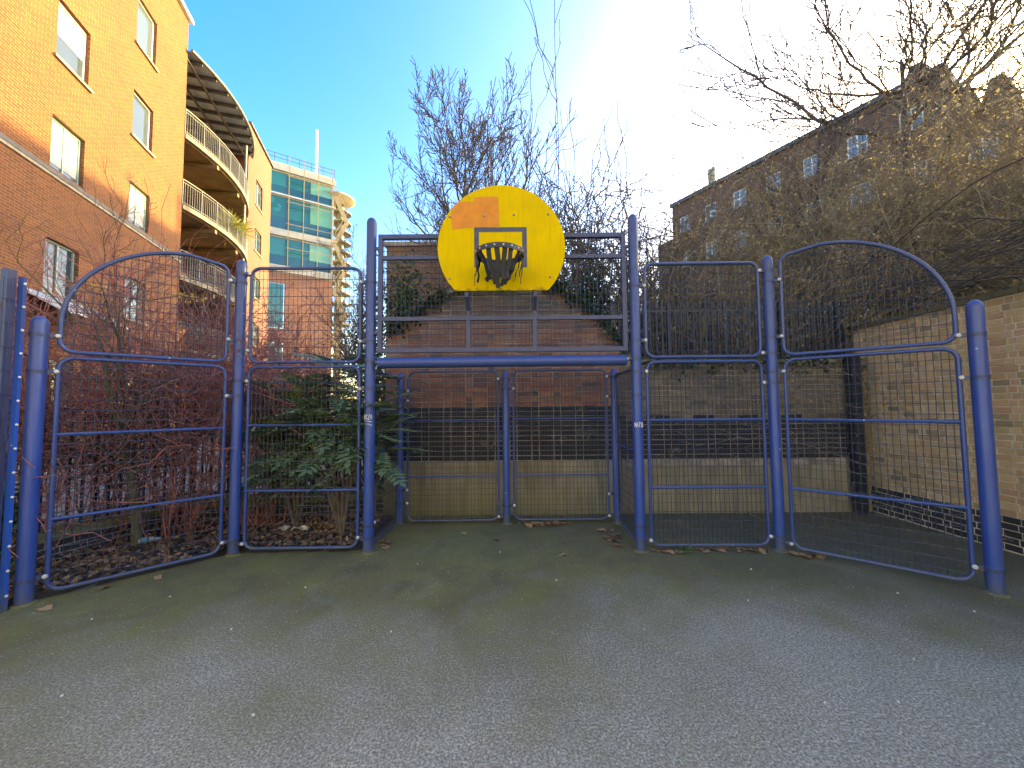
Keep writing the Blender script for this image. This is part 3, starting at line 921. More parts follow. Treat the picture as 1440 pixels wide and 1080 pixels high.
mb = MB(); x0, x1, z0, z1, t = -0.305, 0.285, -0.235, 0.225, 0.052
mb.prism([(x0, z0), (x0 + t, z0), (x0 + t, z1 - t), (x1 - t, z1 - t), (x1 - t, z0), (x1, z0), (x1, z1), (x0, z1)], y1 - .002, -0.0127)
mb.build('target_square', M['slate_line'], bb)
bm_ = MB(); bm_.lathe([(.013, 0), (.013, .004), (.008, .009)], 10); bm_.v = [(x, -z, y) for x, y, z in bm_.v]
bme = bm_.mesh('bolt', M['steel'], True)
for (x, z) in ((-.575, .35), (-.19, .36), (.145, .37), (.53, .37), (-.58, -.36), (.54, -.35), (-.185, -.36)):
    link('bolt', bme, bb, (x, -.0155, z))
for xx in (-0.395, 0.375):
    MB().bar((xx, .03, -.42), (xx, .03, -.56), .045).bar((xx, .03, -.55), (xx, .155, -.66), .04).build('support_arm', M['navy'], bb)
for xx in (-0.3, 0.3):
    for z in (-.02, .3): MB().box(xx - .02, xx + .02, .0125, .165, z, z + .04).build('stand_off', M['navy'], bb)
HZ, HY, HR = -0.20, -0.335, 0.232
hoop = empty('hoop', (0, 0, 0)); hoop.parent = bb
mb = MB()
ring = [(HR * math.cos(2 * math.pi * i / 40) - .01, HY + HR * math.sin(2 * math.pi * i / 40), HZ) for i in range(40)]
mb.tube(ring, 0.017, 8, True)
mb.build('rim', M['dark_iron'], hoop, True)
mb = MB()
N = 40
vs = []
for i in range(N):
    a = 2 * math.pi * i / N
    for (rr, zz) in ((HR + .012, .010), (HR + .019, .012), (HR + .019, -.040), (HR + .012, -.040)):
        vs.append((rr * math.cos(a) - .01, HY + rr * math.sin(a), HZ + zz))
fs = []
for i in range(N):
    j = (i + 1) % N
    for k in range(4):
        l = (k + 1) % 4
        fs.append((4 * i + k, 4 * j + k, 4 * j + l, 4 * i + l))
mb.add(vs, fs); mb.build('rim_band', M['dark_iron'], hoop)
# cone-shaped bracket under the back half of the rim
mb = MB()
n = 20
top, bot = [], []
for i in range(n + 1):
    a = math.pi * i / n
    top.append((HR * math.cos(a) * .98 - .01, HY + HR * math.sin(a) * .98, HZ - .012))
    bot.append((HR * math.cos(a) * .42 - .01, max(HY + HR * math.sin(a) * .55 + .13, HY), HZ - .165))
vs = top + bot
mb.add(vs, [(i, i + 1, n + 2 + i, n + 1 + i) for i in range(n)])
mb.box(-.14, .12, -.10, -.016, HZ - .10, HZ + .02)
o = mb.build('bracket', M['dark_iron'], hoop)
md = o.modifiers.new('thick', 'SOLIDIFY'); md.thickness = .006
studs = MB(); studs.lathe([(.009, 0), (.009, .004), (.005, .007)], 8); studs.v = [(x, -z, y) for x, y, z in studs.v]
sme = studs.mesh('rivet', M['white_cap'], True)
for a in range(200, 345, 20):
    ar = R(a)
    link('rivet', sme, hoop, ((HR + .019) * math.cos(ar) - .01, HY + (HR + .019) * math.sin(ar), HZ - .012), ar + math.pi / 2)
rr_ = random.Random(4)
for k, a in enumerate((188, 196, 214, 240, 262, 284, 305, 328, 345, 352, 20, 60, 120, 160)):
    ar = R(a + rr_.uniform(-4, 4))
    L = (0.34, 0.26, 0.30, 0.36, 0.40, 0.38, 0.36, 0.30, 0.26, 0.34, .28, .24, .24, .28)[k]
    w = 0.054 if 205 < a < 335 else 0.040
    pull = 0.55 if 205 < a < 335 else 0.15
    pts = []
    for i in range(7):
        t = i / 6
        rad = (HR + .010) * (1 - pull * t ** 1.1)
        tw = rr_.uniform(-.012, .012) + (0.05 * t if a < 200 else 0)
        pts.append(Vector((rad * math.cos(ar) - .01 - tw * (1 if a < 270 else -1), HY + rad * math.sin(ar), HZ - L * t)))
    tang = Vector((-math.sin(ar), math.cos(ar), 0))
    rad_ = Vector((math.cos(ar), math.sin(ar), 0)) * .0025
    mb = MB()
    vs = []
    for i, p in enumerate(pts):
        ww = w * (1 - .25 * i / 6) / 2
        s2 = (tang * math.cos(.5 * i / 6) + Vector((0, .6, 0)) * math.sin(.5 * i / 6)).normalized() * ww
        vs += [p - s2 - rad_, p + s2 - rad_, p + s2 + rad_, p - s2 + rad_]
    fs = [(0, 3, 2, 1), (24, 25, 26, 27)]
    for i in range(6):
        for c in range(4):
            d = (c + 1) % 4
            fs.append((4 * i + c, 4 * i + d, 4 * i + 4 + d, 4 * i + 4 + c))
    mb.add(vs, fs)
    mb.build('net_strip', M['black'], hoop)

# ------------------------------------------------------------------ boundary mesh fence along the left edge
bf = empty('mesh_boundary_fence', (-4.225, 3.245, 0), R(-90), 'double wire boundary fence with bright blue clamping strip at the far left edge', 'fence')
MB().box(.02, .08, -.05, .01, -.02, 2.83).build('post', M['navy'], bf)
MB().box(-.0, .012, .012, .06, -.02, 2.78).build('clamping_strip', M['bright_blue'], bf)
MB().box(-.012, -.002, .005, .060, -.02, 2.78).build('clamping_strip', M['bright_blue'], bf)
cm = MB(); cm.lathe([(.011, 0), (.011, .005), (.006, .01)], 8); cm.v = [(x, z, y) for x, y, z in cm.v]
cme2 = cm.mesh('bolt', M['white_cap'], True)
for i in range(14):
    b_ = link('bolt', cme2, bf, (.003, .061, .12 + .2 * i))
v, q = wires([(.03, .03), (4.5, .03), (4.5, 2.75), (.03, 2.75)], 0.05, 0.20, 0.0028, 0.028)
tag(link('wire_mesh', np_mesh('wire_mesh', v, q, M['wire']), bf), kind='stuff')
MB().box(2.55, 2.61, -.05, .01, -.02, 2.83).build('post', M['blue'], bf)

# ------------------------------------------------------------------ low planter wall with iron railings at the left
def railing(name, pts, z0, h, step, label, bar_w=0.022, wall=True, post_every=14):
    o = empty(name, (pts[0][0], pts[0][1], z0), 0, label, 'railing')
    ox, oy = pts[0]
    bme = {}
    for (a, b_) in zip(pts, pts[1:]):
        L = math.hypot(b_[0] - a[0], b_[1] - a[1])
        n = int(L / step)
        for zz in (0.10, h - 0.12):
            MB().bar((a[0] - ox, a[1] - oy, zz), (b_[0] - ox, b_[1] - oy, zz), 0.012, 0.04).build('rail', M['dark_iron'], o)
        rz = math.atan2(b_[1] - a[1], b_[0] - a[0])
        for i in range(n + 1):
            t = i / n
            key = 'p' if i % post_every == 0 else 'b'
            if key not in bme:
                m = MB()
                w = (bar_w if key == 'b' else 0.055) / 2
                m.box(-w, w, -w, w, -0.02, h)
                m.add([(-w, -w, h), (w, -w, h), (w, w, h), (-w, w, h), (0, 0, h + .05)], [(0, 1, 4), (1, 2, 4), (2, 3, 4), (3, 0, 4)])
                bme[key] = m.mesh('bar' if key == 'b' else 'post', M['dark_iron'])
            link('bar' if key == 'b' else 'post', bme[key], o, (a[0] - ox + (b_[0] - a[0]) * t, a[1] - oy + (b_[1] - a[1]) * t, 0), rz)
    return o
lw = [(-5.55, 2.6), (-4.55, 5.55), (-1.98, 6.02)]
for i, (a, b_) in enumerate(zip(lw, lw[1:])):
    L = math.hypot(b_[0] - a[0], b_[1] - a[1])
    o = empty('planter_wall', (a[0], a[1], 0), math.atan2(b_[1] - a[1], b_[0] - a[0]),
              ['low dark brick planter wall with mossy coping at the left', 'low planter wall with mossy coping behind the evergreen shrub'][i], 'wall')
    MB().box(0, L - .003, 0, .24, -.03, .24).build('wall', M['bluebrick'], o)
    n = int(L / .6)
    for k in range(n):
        MB().box(L * k / n + .004, L * (k + 1) / n - .004, -.04, .28, .241 + .002 * (k % 2), .315 + .004 * (k % 3)).build('coping_stone', M['mosscoping'], o)
railing('iron_railing', [(-5.66, 2.65), (-4.66, 5.67), (-2.05, 6.16)], 0.31, 1.45, 0.115, 'dark iron bar railing on the low planter wall at the left', 0.024)
railing('iron_railing', [(1.62, 6.10), (5.30, 6.10)], 2.27, 0.98, 0.098, 'black iron railing standing on the back wall right of the goal', 0.022, post_every=9)

# ------------------------------------------------------------------ left apartment building
def facade(L0, L1, H, ops, th=0.3, z0=-0.05):
    """front face on y=0 with rectangular openings (x0,x1,z0,z1) and their reveals"""
    xs = sorted({L0, L1} | {v for o in ops for v in o[:2]})
    zs = sorted({z0, H} | {v for o in ops for v in o[2:]})
    mb = MB()
    for xa, xb in zip(xs, xs[1:]):
        for za, zb in zip(zs, zs[1:]):
            cx, cz = (xa + xb) / 2, (za + zb) / 2
            if any(o[0] < cx < o[1] and o[2] < cz < o[3] for o in ops): continue
            mb.quad((xa, 0, za), (xb, 0, za), (xb, 0, zb), (xa, 0, zb))
    for (xa, xb, za, zb) in ops:
        d = 0.16
        mb.quad((xa, 0, za), (xa, 0, zb), (xa, d, zb), (xa, d, za))
        mb.quad((xb, 0, zb), (xb, 0, za), (xb, d, za), (xb, d, zb))
        mb.quad((xa, 0, zb), (xb, 0, zb), (xb, d, zb), (xa, d, zb))
        mb.quad((xb, 0, za), (xa, 0, za), (xa, d, za), (xb, d, za))
    return mb

def window(parent, x0, x1, z0, z1, fm, gm, mull=0, trans=0, sill=True, y=0.10, fw=0.055, depth=0.05, sill_mat='stone', blind=0.0):
    w = MB()
    w.box(x0 + .001, x0 + fw, y, y + depth, z0 + .001, z1 - .001).box(x1 - fw, x1 - .001, y, y + depth, z0 + .001, z1 - .001)
    w.box(x0 + fw, x1 - fw, y, y + depth, z0 + .001, z0 + fw).box(x0 + fw, x1 - fw, y, y + depth, z1 - fw, z1 - .001)
    for i in range(mull):
        xm = x0 + (x1 - x0) * (i + 1) / (mull + 1)
        w.box(xm - fw * .4, xm + fw * .4, y + .003, y + depth - .003, z0 + fw, z1 - fw)
    for i in range(trans):
        zm = z0 + (z1 - z0) * (i + 1) / (trans + 1)
        w.box(x0 + fw, x1 - fw, y + .006, y + depth - .006, zm - fw * .4, zm + fw * .4)
    o = w.build('window', M[fm], parent)
    MB().quad((x0 + fw * .5, y + depth * .7, z0 + fw * .5), (x1 - fw * .5, y + depth * .7, z0 + fw * .5), (x1 - fw * .5, y + depth * .7, z1 - fw * .5), (x0 + fw * .5, y + depth * .7, z1 - fw * .5)).build('pane', M[gm], o)
    if blind:
        zb = z1 - fw - (z1 - z0 - 2 * fw) * blind
        MB().box(x0 + fw, x1 - fw, y + depth * .5, y + depth * .66, zb, z1 - fw).build('blind', M['blind'], o)
    if sill:
        MB().box(x0 - .10, x1 + .10, -.07, y + .01, z0 - .075, z0 - .002).build('sill', M[sill_mat], o)
    return o

DIRL = math.atan2(0.955, -0.2968)
lb = empty('apartment_building', (-11.57, 8.4, 0), DIRL, 'red brick apartment block with curved corner balconies, sunlit at the top', 'building')
COR = 7.75
storeys = [(1.35, 2.95), (4.68, 6.1), (7.98, 9.38), (10.98, 12.62), (14.3, 16.05)]
wins = []
for k, (za, zb) in enumerate(storeys):
    for c in (-4.9, -1.75, 1.33, 4.44):
        wins.append((c, c + 1.12, za, zb, k, c))
LH = 18.35
facade(-8.0, COR, LH, [w[:4] for w in wins]).build('wall', M['redbrick'], lb)
mb = MB(); mb.quad((COR, 0, -.05), (COR, 2.6, -.05), (COR, 2.6, LH), (COR, 0, LH)); mb.quad((-8, 9, -.05), (-8, 0, -.05), (-8, 0, LH), (-8, 9, LH)); mb.quad((-8, 9, LH), (-8, 0, LH), (COR, 0, LH), (COR, 9, LH))
mb.build('side_wall', M['redbrick'], lb)
MB().box(-8.1, COR + .12, -.14, 9, LH + .002, LH + .16).build('roof_coping', M['white_frame'], lb)
for wdw in wins:
    lowst = wdw[4] <= 2
    window(lb, *wdw[:4], 'green_frame' if lowst else 'white_frame', 'glass', mull=1 if lowst else 0, sill=wdw[4] != 2, blind=(0.55 if wdw[4] in (3,) and wdw[5] < 2 else (0.9 if wdw[4] == 2 else 0.0)))
MB().box(-8.0, COR + .03, -.05, -.002, 7.80, 7.90).build('string_course', M['lead'], lb)
MB().box(-8.0, COR + .03, -.035, -.002, 7.72, 7.7985).build('string_course', M['stone'], lb)
MB().box(-8.0, COR, -.03, -.003, -.05, .95).build('plinth', M['bluebrick'], lb)
# glazed porch canopy low on the facade
cp = MB(); cp.bar((.6, -.9, 4.05), (3.0, -.9, 4.05), .05); cp.bar((.6, -.01, 4.6), (.6, -.9, 4.05), .05); cp.bar((3.0, -.01, 4.6), (3.0, -.9, 4.05), .05)
o = cp.build('porch_canopy', M['white_frame'], lb)
MB().box(.62, 2.98, -.86, -.02, 0, .012).build('pane', M['polycarb'], o)
pane = o.children[0]; pane.location = (0, 0, 4.06); 
for vtx in pane.data.vertices: vtx.co.z += (vtx.co.y + .86) * .64
# recessed balcony bay
BAY0, BAY1 = COR, 15.1
facade(BAY0, BAY1, 19.1, [(9.3, 11.6, 4.4, 6.6), (9.3, 11.6, 7.45, 9.6), (9.3, 11.6, 10.5, 12.7), (9.3, 11.6, 13.6, 15.7)], ).build('bay_wall', M['redbrick'], lb, loc=(0, 2.6, 0))
for zb in (4.4, 7.45, 10.5, 13.6):
    w_ = window(lb, 9.3, 11.6, zb, zb + 2.15, 'white_frame', 'glass', mull=2, sill=False)
    w_.location = (0, 2.6, 0)
cxa = (BAY0 + BAY1) / 2
half = (BAY1 - BAY0) / 2
SAG = 0.75
RC = (half * half + SAG * SAG) / (2 * SAG)
def arcp(off=0.0, n=28, e=0.0):
    """points of the curved balcony front (bulges to -y)"""
    amax = math.asin(half / RC)
    pts = []
    for i in range(n + 1):
        a = -amax + 2 * amax * i / n
        pts.append((cxa + (RC + off) * math.sin(a), (RC - SAG) - (RC + off) * math.cos(a)))
    return pts
def slab(z0, z1, off, mat, name, parent, back=2.59):
    pts = arcp(off)
    poly = [(min(max(x, BAY0 + .004), BAY1 - .004), y) for x, y in pts] + [(BAY1 - .004, back), (BAY0 + .004, back)]
    n = len(poly)
    mb = MB()
    mb.add([(x, y, z0) for x, y in poly] + [(x, y, z1) for x, y in poly],
           [tuple(reversed(range(n))), tuple(range(n, 2 * n))] + [(i, (i + 1) % n, n + (i + 1) % n, n + i) for i in range(n)])
    return mb.build(name, mat, parent)
for bz in (4.15, 7.2, 10.25, 13.35):
    s_ = slab(bz - .20, bz, .05, M['concrete'], 'balcony', lb)
    slab(bz - .26, bz - .203, -.10, M['soffit'], 'soffit', s_)
    for tx in (BAY0 + 1.7, BAY0 + 4.2):
        MB().bar((tx, -.6, bz - .40), (tx + .4, 2.5, bz - .40), .16, .18).build('soffit_beam', M['soffit'], s_)
    pts = arcp(0.0, 60)
    for zz, rr in ((1.08, .03), (.96, .014), (.10, .016)):
        MB().tube([(x, y, bz + zz) for x, y in pts], rr, 6).build('handrail' if zz > 1 else 'rail', M['metal_grey'], s_)
    bal = MB().bar((0, 0, .02), (0, 0, 1.0), .020).mesh('baluster', M['metal_grey'])
    pst = MB().bar((0, 0, .0), (0, 0, 1.06), .05).mesh('railing_post', M['metal_grey'])
    p2 = arcp(0.0, 64)
    for i, (x, y) in enumerate(p2):
        link('railing_post' if i % 8 == 0 else 'baluster', pst if i % 8 == 0 else bal, s_, (x, y, bz))
for (i, pz0) in ((21, 0.0),):
    x, y = arcp(.08)[i]
    for za, zb in ((0, 3.905), (4.155, 6.955), (7.205, 10.005), (10.255, 13.105), (13.355, 16.6)):
        MB().tube([(x, y + .2, za), (x, y + .2, (za + zb) / 2), (x, y + .2, zb)], .075, 10).build('balcony_column', M['metal_grey'], lb, True)
# glazed curved canopy over the top balcony
cn = slab(17.02, 17.06, .15, M['polycarb'], 'balcony_canopy', lb)
pts = arcp(.20, 40)
MB().tube([(x, y, 17.02) for x, y in pts], .07, 8).build('edge_beam', M['metal_grey'], cn, True)
for i in range(9):
    x = BAY0 + .5 + i * (BAY1 - BAY0 - 1) / 8
    a = math.asin(max(-1, min(1, (x - cxa) / RC)))
    y = (RC - SAG) - (RC + .15) * math.cos(a)
    MB().bar((x, y, 16.93), (x, 2.55, 16.93), .07, .17).build('rafter', M['lead'], cn)
for i in range(3):
    MB().bar((BAY0 + .1, .1 + i * .8, 16.80), (BAY1 - .1, .1 + i * .8, 16.80), .08, .09).build('purlin', M['lead'], cn)
# second brick section
sec = [(16.55, 17.85, 11.75, 13.2), (16.55, 17.85, 14.75, 16.45), (16.55, 17.85, 8.7, 10.1), (16.55, 17.85, 5.6, 7.0)]
facade(BAY1, 19.65, 19.15, sec).build('wall', M['shadebrick'], lb)
mb = MB(); mb.quad((BAY1, 2.6, -.05), (BAY1, 0, -.05), (BAY1, 0, 19.15), (BAY1, 2.6, 19.15)); mb.quad((19.65, 0, -.05), (19.65, 9, -.05), (19.65, 9, 19.15), (19.65, 0, 19.15)); mb.quad((BAY1, 9, 19.15), (BAY1, 0, 19.15), (19.65, 0, 19.15), (19.65, 9, 19.15))
mb.build('side_wall', M['shadebrick'], lb)
mb = MB(); mb.quad((BAY0, 9, 19.1), (BAY0, 2.6, 19.1), (BAY1, 2.6, 19.1), (BAY1, 9, 19.1)); mb.quad((BAY0, 9, LH + .01), (BAY0, 2.6, LH + .01), (BAY0, 2.6, 19.1), (BAY0, 9, 19.1))
mb.build('bay_roof', M['lead'], lb)
for w_ in sec: window(lb, *w_, 'green_frame', 'glass', mull=1)
MB().box(BAY1 + .0, 19.75, -.12, 9, 19.152, 19.28).build('roof_coping', M['lead'], lb)
# spiky pot plants and a hanging pot on the middle balcony
def spiky(loc, parent_inv, r, n, mat, label, group):
    rr = np.random.default_rng(int(abs(loc[0]) * 100))
    d = rr.normal(size=(n, 3)); d[:, 2] = np.abs(d[:, 2]) * .9 - .25
    d /= np.linalg.norm(d, axis=1, keepdims=True)
    s = np.cross(d, np.array([0, 0, 1.0])); s /= np.linalg.norm(s, axis=1, keepdims=True) + 1e-6
    L = r * rr.uniform(.7, 1.1, n)[:, None]
    b0 = np.zeros((n, 3))
    V = np.stack([b0 - s * .02, b0 + s * .02, d * L * .6 + s * .03, d * L - np.array([0, 0, .12]) * L, d * L * .6 - s * .03], 1).reshape(-1, 3)
    q_ = (np.arange(n) * 5)[:, None]
    Q = np.concatenate([q_ + np.array([[0, 1, 2, 4]]), q_ + np.array([[4, 2, 3, 3]])])
    me = bpy.data.meshes.new('leaves')
    me.from_pydata([tuple(v) for v in V], [], [tuple(dict.fromkeys(f)) for f in Q.tolist()])
    me.materials.append(mat)
    o = empty('potted_plant', loc, 0, label, 'plant', group)
    link('leaves', me, o, (0, 0, .62))
    MB().tube([(0, 0, .28), (.01, 0, .45), (0, 0, .64)], [.04, .035, .03], 6).build('stem', M['bark'], o)
    MB().lathe([(.11, 0), (.16, .28), (.165, .30), (.14, .30)], 12).build('pot', M['brownbrick'], o, True)
    return o
def lb_point(x, y, z):
    c, s_ = math.cos(DIRL), math.sin(DIRL)
    return (-11.57 + c * x - s_ * y, 8.4 + s_ * x + c * y, z)
p2 = arcp(0)
spiky(lb_point(p2[13][0], p2[13][1] + .25, 10.25), None, 1.15, 110, M['yucca'], 'yellow-green spiky plant, left of two behind the middle balcony railing', 'balcony plants')
spiky(lb_point(p2[18][0], p2[18][1] + .25, 10.55), None, 1.25, 110, M['yucca'], 'yellow-green spiky plant, right of two behind the middle balcony railing', 'balcony plants')

# ------------------------------------------------------------------ teal glass building beyond
gd = math.atan2(3.0, 4.35)
gb = empty('glass_office_building', (-25.6, 34.4, 0), gd, 'teal glass and orange brick office building behind the apartment block', 'building')
GW, GH = 8.6, 25.6
bands = [(22.55, 24.6, 'green'), (19.0, 22.2, 'teal'), (15.4, 18.1, 'teal'), (9.2, 13.6, 'teal')]
ops = [(0.2, GW - .15, a, b_) for a, b_, c in bands[:3]] + [(1.4, 4.3, 9.2, 13.6), (1.4, 4.3, 4.0, 7.8)]
facade(0, GW, 14.6, ops[3:]).build('brick_wall', M['orangebrick'], gb)
f2 = facade(0, GW, GH, ops[:3], z0=14.602); f2.build('cladding', M['cream'], gb)
mb = MB(); mb.quad((GW, 0, -.05), (GW, 9, -.05), (GW, 9, GH), (GW, 0, GH)); mb.quad((0, 9, -.05), (0, 0, -.05), (0, 0, GH), (0, 9, GH)); mb.quad((0, 0, GH), (GW, 0, GH), (GW, 9, GH), (0, 9, GH))
mb.build('side_wall', M['cream'], gb)
for bi, (a, b_, c) in enumerate(bands[:3]):
    n = 4
    for k in range(n):
        xa, xb = .2 + (GW - .35) * k / n, .2 + (GW - .35) * (k + 1) / n
        gm = 'green_glass' if (bi == 0 and k in (0, 3)) or k == 3 else 'teal'
        o = MB().box(xa + .03, xb - .03, .06, .10, a + .03, b_ - .03).build('window', M[gm], gb)
        MB().box(xa + .03, xb - .03, .035, .059, a + .03, a + (b_ - a) * .36).build('spandrel', M['teal_dark'], o)
        MB().box(xa - .03, xa + .03, .02, .12, a, b_).build('mullion', M['lead'], o)
for a, b_ in ((9.2, 13.6), (4.0, 7.8)):
    o = MB().box(1.45, 4.25, .06, .10, a + .05, b_ - .05).build('window', M['teal'], gb)
    MB().box(1.45, 4.25, .04, .059, a + 1.5, a + 1.6).build('transom', M['lead'], o)
for z, t in ((14.7, .55), (18.25, .35), (22.3, .12), (24.75, .5)):
    MB().box(-.1, GW + .15, -.22, -.01, z, z + t).build('floor_band', M['cream'] if t > .2 else M['white_frame'], gb)
MB().box(-.1, GW + .15, -.16, -.01, 12.9, 13.0).build('floor_band', M['white_frame'], gb) if False else None
for z in (GH + .5, GH + .9):
    MB().bar((0, .1, z), (GW, .1, z), .05).build('roof_rail', M['metal_grey'], gb)
for k in range(9): MB().bar((GW * k / 8, .1, GH), (GW * k / 8, .1, GH + .95), .05).build('roof_post', M['metal_grey'], gb)
MB().tube([(GW * .82, 1.5, GH), (GW * .82, 1.5, GH + 3), (GW * .82, 1.5, GH + 5.6)], .14, 8).build('flagpole', M['white_frame'], gb, True)
# scaffold poles and lift in front of the glazing
for k in range(4):
    MB().bar((GW * (.52 + .15 * k), -.55, 14.5), (GW * (.52 + .15 * k), -.55, GH + .7), .07).build('scaffold_pole', M['yellow_steel'], gb)
for z in (17.0, 19.4, 21.6, 24.2):
    MB().bar((GW * .50, -.55, z), (GW * 1.0, -.55, z), .06).build('scaffold_pole', M['yellow_steel'], gb)
# round stair tower with disc roof and ochre steel stair on the right-hand end
for z in (23.6,):
    MB().lathe([(1.2, z), (1.75, z + .35), (1.75, z + .5), (1.4, z + .6)], 32, GW + .6, 1.2).build('disc_roof', M['cream'], gb, True)
for k in range(15):
    z = 7.0 + k * 1.12
    MB().lathe([(1.05, z), (1.05, z + .14)], 24, GW + 1.0, 1.6).build('round_landing', M['metal_grey'], gb)
MB().lathe([(.45, 0), (.45, 23.6)], 14, GW + .9, 1.6).build('tower_core', M['metal_grey'], gb, True)
for k in range(7):
    za, zb = 6 + k * 2.5, 6 + (k + 1) * 2.5
    xa, xb = (GW + .05, GW + 1.25) if k % 2 else (GW + 1.25, GW + .05)
    o = MB().bar((xa, -.35, za), (xb, -.35, zb), .4, .12).build('stair_flight', M['yellow_steel'], gb)
    MB().bar((xa, -.65, za + 1), (xb, -.65, zb + 1), .06).build('handrail', M['yellow_steel'], o)

# ------------------------------------------------------------------ long dark brick block on the right
K = 1.22
ra, rb = Vector((13.37 * K, 31 * K)), Vector((21.07 * K, 18 * K))
rdir = (ra - rb).normalized()
RH = 1.65 + 16.4 * K
LR = (ra - rb).length
# local x runs from the far end to the near end; facade faces the court
rbd = empty('brick_mansion_block', (ra.x, ra.y, 0), math.atan2(-rdir.y, -rdir.x), 'long dark brick mansion block with rows of white windows behind the climbers at right', 'building')
def wing(x0, x1, H, n_st, y0=0.0, first=0.9):
    ops = []
    st = (H - .6) / n_st
    n = max(1, int((x1 - x0 - .6) / 2.35))
    for k in range(n_st):
        for i in range(n):
            xc = x0 + (x1 - x0) * (i + .5) / n
            ops.append((xc - .55, xc + .55, first + k * st, first + k * st + 1.5))
    facade(x0, x1, H, ops).build('wall', M['darkbrick'], rbd, loc=(0, y0, 0))
    for o_ in ops:
        w_ = window(rbd, *o_, 'white_frame', 'glass_pale', mull=1, trans=1, fw=.08, sill=True)
        w_.location = (0, y0, 0)
    mb = MB()
    mb.quad((x0, 11, -.05), (x0, y0, -.05), (x0, y0, H), (x0, 11, H)); mb.quad((x1, y0, -.05), (x1, 11, -.05), (x1, 11, H), (x1, y0, H)); mb.quad((x1, 11, -.05), (x0, 11, -.05), (x0, 11, H), (x1, 11, H))
    mb.build('side_wall', M['darkbrick'], rbd)
    mb = MB(); mb.prism([(y0 - .25, H + .002), (11.2, H + .002), (9.5, H + .7), (y0 + 1.2, H + .7)], x0 - .1, x1 + .1)
    mb.v = [(y, x, z) for x, y, z in mb.v]
    mb.f = [tuple(reversed(f)) for f in mb.f]
    mb.build('roof', M['roofdark'], rbd)
    MB().box(x0 - .12, x1 + .12, y0 - .22, y0 - .003, H - .32, H - .01).build('cornice', M['stone'] if n_st < 6 else M['roofdark'], rbd)
wing(0, LR, RH, 6)
wing(LR + .25, LR + 2.5, 18.3, 5, .15)
wing(LR + 2.75, LR + 18, 13.2, 4, .3)  # added out-of-frame wing, height set to shade the court and let sun reach climbers
for (i, xg) in enumerate((LR - .9, LR + .9, LR + 2.1)):
    H_ = RH if i == 0 else 18.3
    h = (.7, 1.25, 1.0)[i]
    MB().prism([(xg - .7, H_ - .4), (xg + .7, H_ - .4), (xg + .25, H_ + h), (xg - .25, H_ + h)], -.30, .1).build('gable', M['darkbrick'], rbd)
for (xg) in (3.2, 3.55): MB().bar((xg, 1.4, RH + .3), (xg, 1.4, RH + 2.4), .25).build('chimney_pot', M['stone'], rbd)
MB().box(-2.6, -.01, 1.0, 9, -.05, RH * .86).build('wing', M['darkbrick'], rbd)

# unseen stuccoed terrace added behind the camera to bounce sunlight into the court
M['stucco'] = simple('cream_stucco', (0.66, 0.66, 0.62), 0.85, (0.56, 0.56, 0.52), 0.7, bs=0.1)
tb = empty('bounce_terrace', (14, -13.5, 0), R(180), 'unseen cream stucco terrace added behind the court to bounce sunlight onto the goal', 'building')
tops_ = []
for k in range(4):
    for i in range(10): tops_.append((1.1 + i * 3.0, 2.2 + i * 3.0, 1.0 + k * 3.2, 2.9 + k * 3.2))
facade(0, 31, 13.6, tops_).build('wall', M['stucco'], tb)
for o_ in tops_: window(tb, *o_, 'white_frame', 'glass', mull=0, trans=1, sill=True)
MB().box(-.1, 31.1, -.25, -.003, 13.0, 13.5).build('cornice', M['stucco'], tb)
MB().box(0, 31, .3, 8, 13.4, 13.6).build('roof', M['roofdark'], tb)
mb = MB(); mb.quad((0, 8, -.05), (0, 0, -.05), (0, 0, 13.6), (0, 8, 13.6)); mb.quad((31, 0, -.05), (31, 8, -.05), (31, 8, 13.6), (31, 0, 13.6)); mb.quad((31, 8, -.05), (0, 8, -.05), (0, 8, 13.6), (31, 8, 13.6))
mb.build('side_wall', M['stucco'], tb)

# small brown brick gable seen behind the goal frame
ob = empty('brick_outbuilding', (-4.45, 13.5, 0), 0, 'plain brown brick outbuilding behind the goal frame at left', 'building')
MB().box(0, 2.3, 0, 3, -.05, 7.35).build('wall', M['brownbrick'], ob)
MB().box(-.08, 2.38, -.08, 3.08, 7.352, 7.5).build('roof_coping', M['stone'], ob)

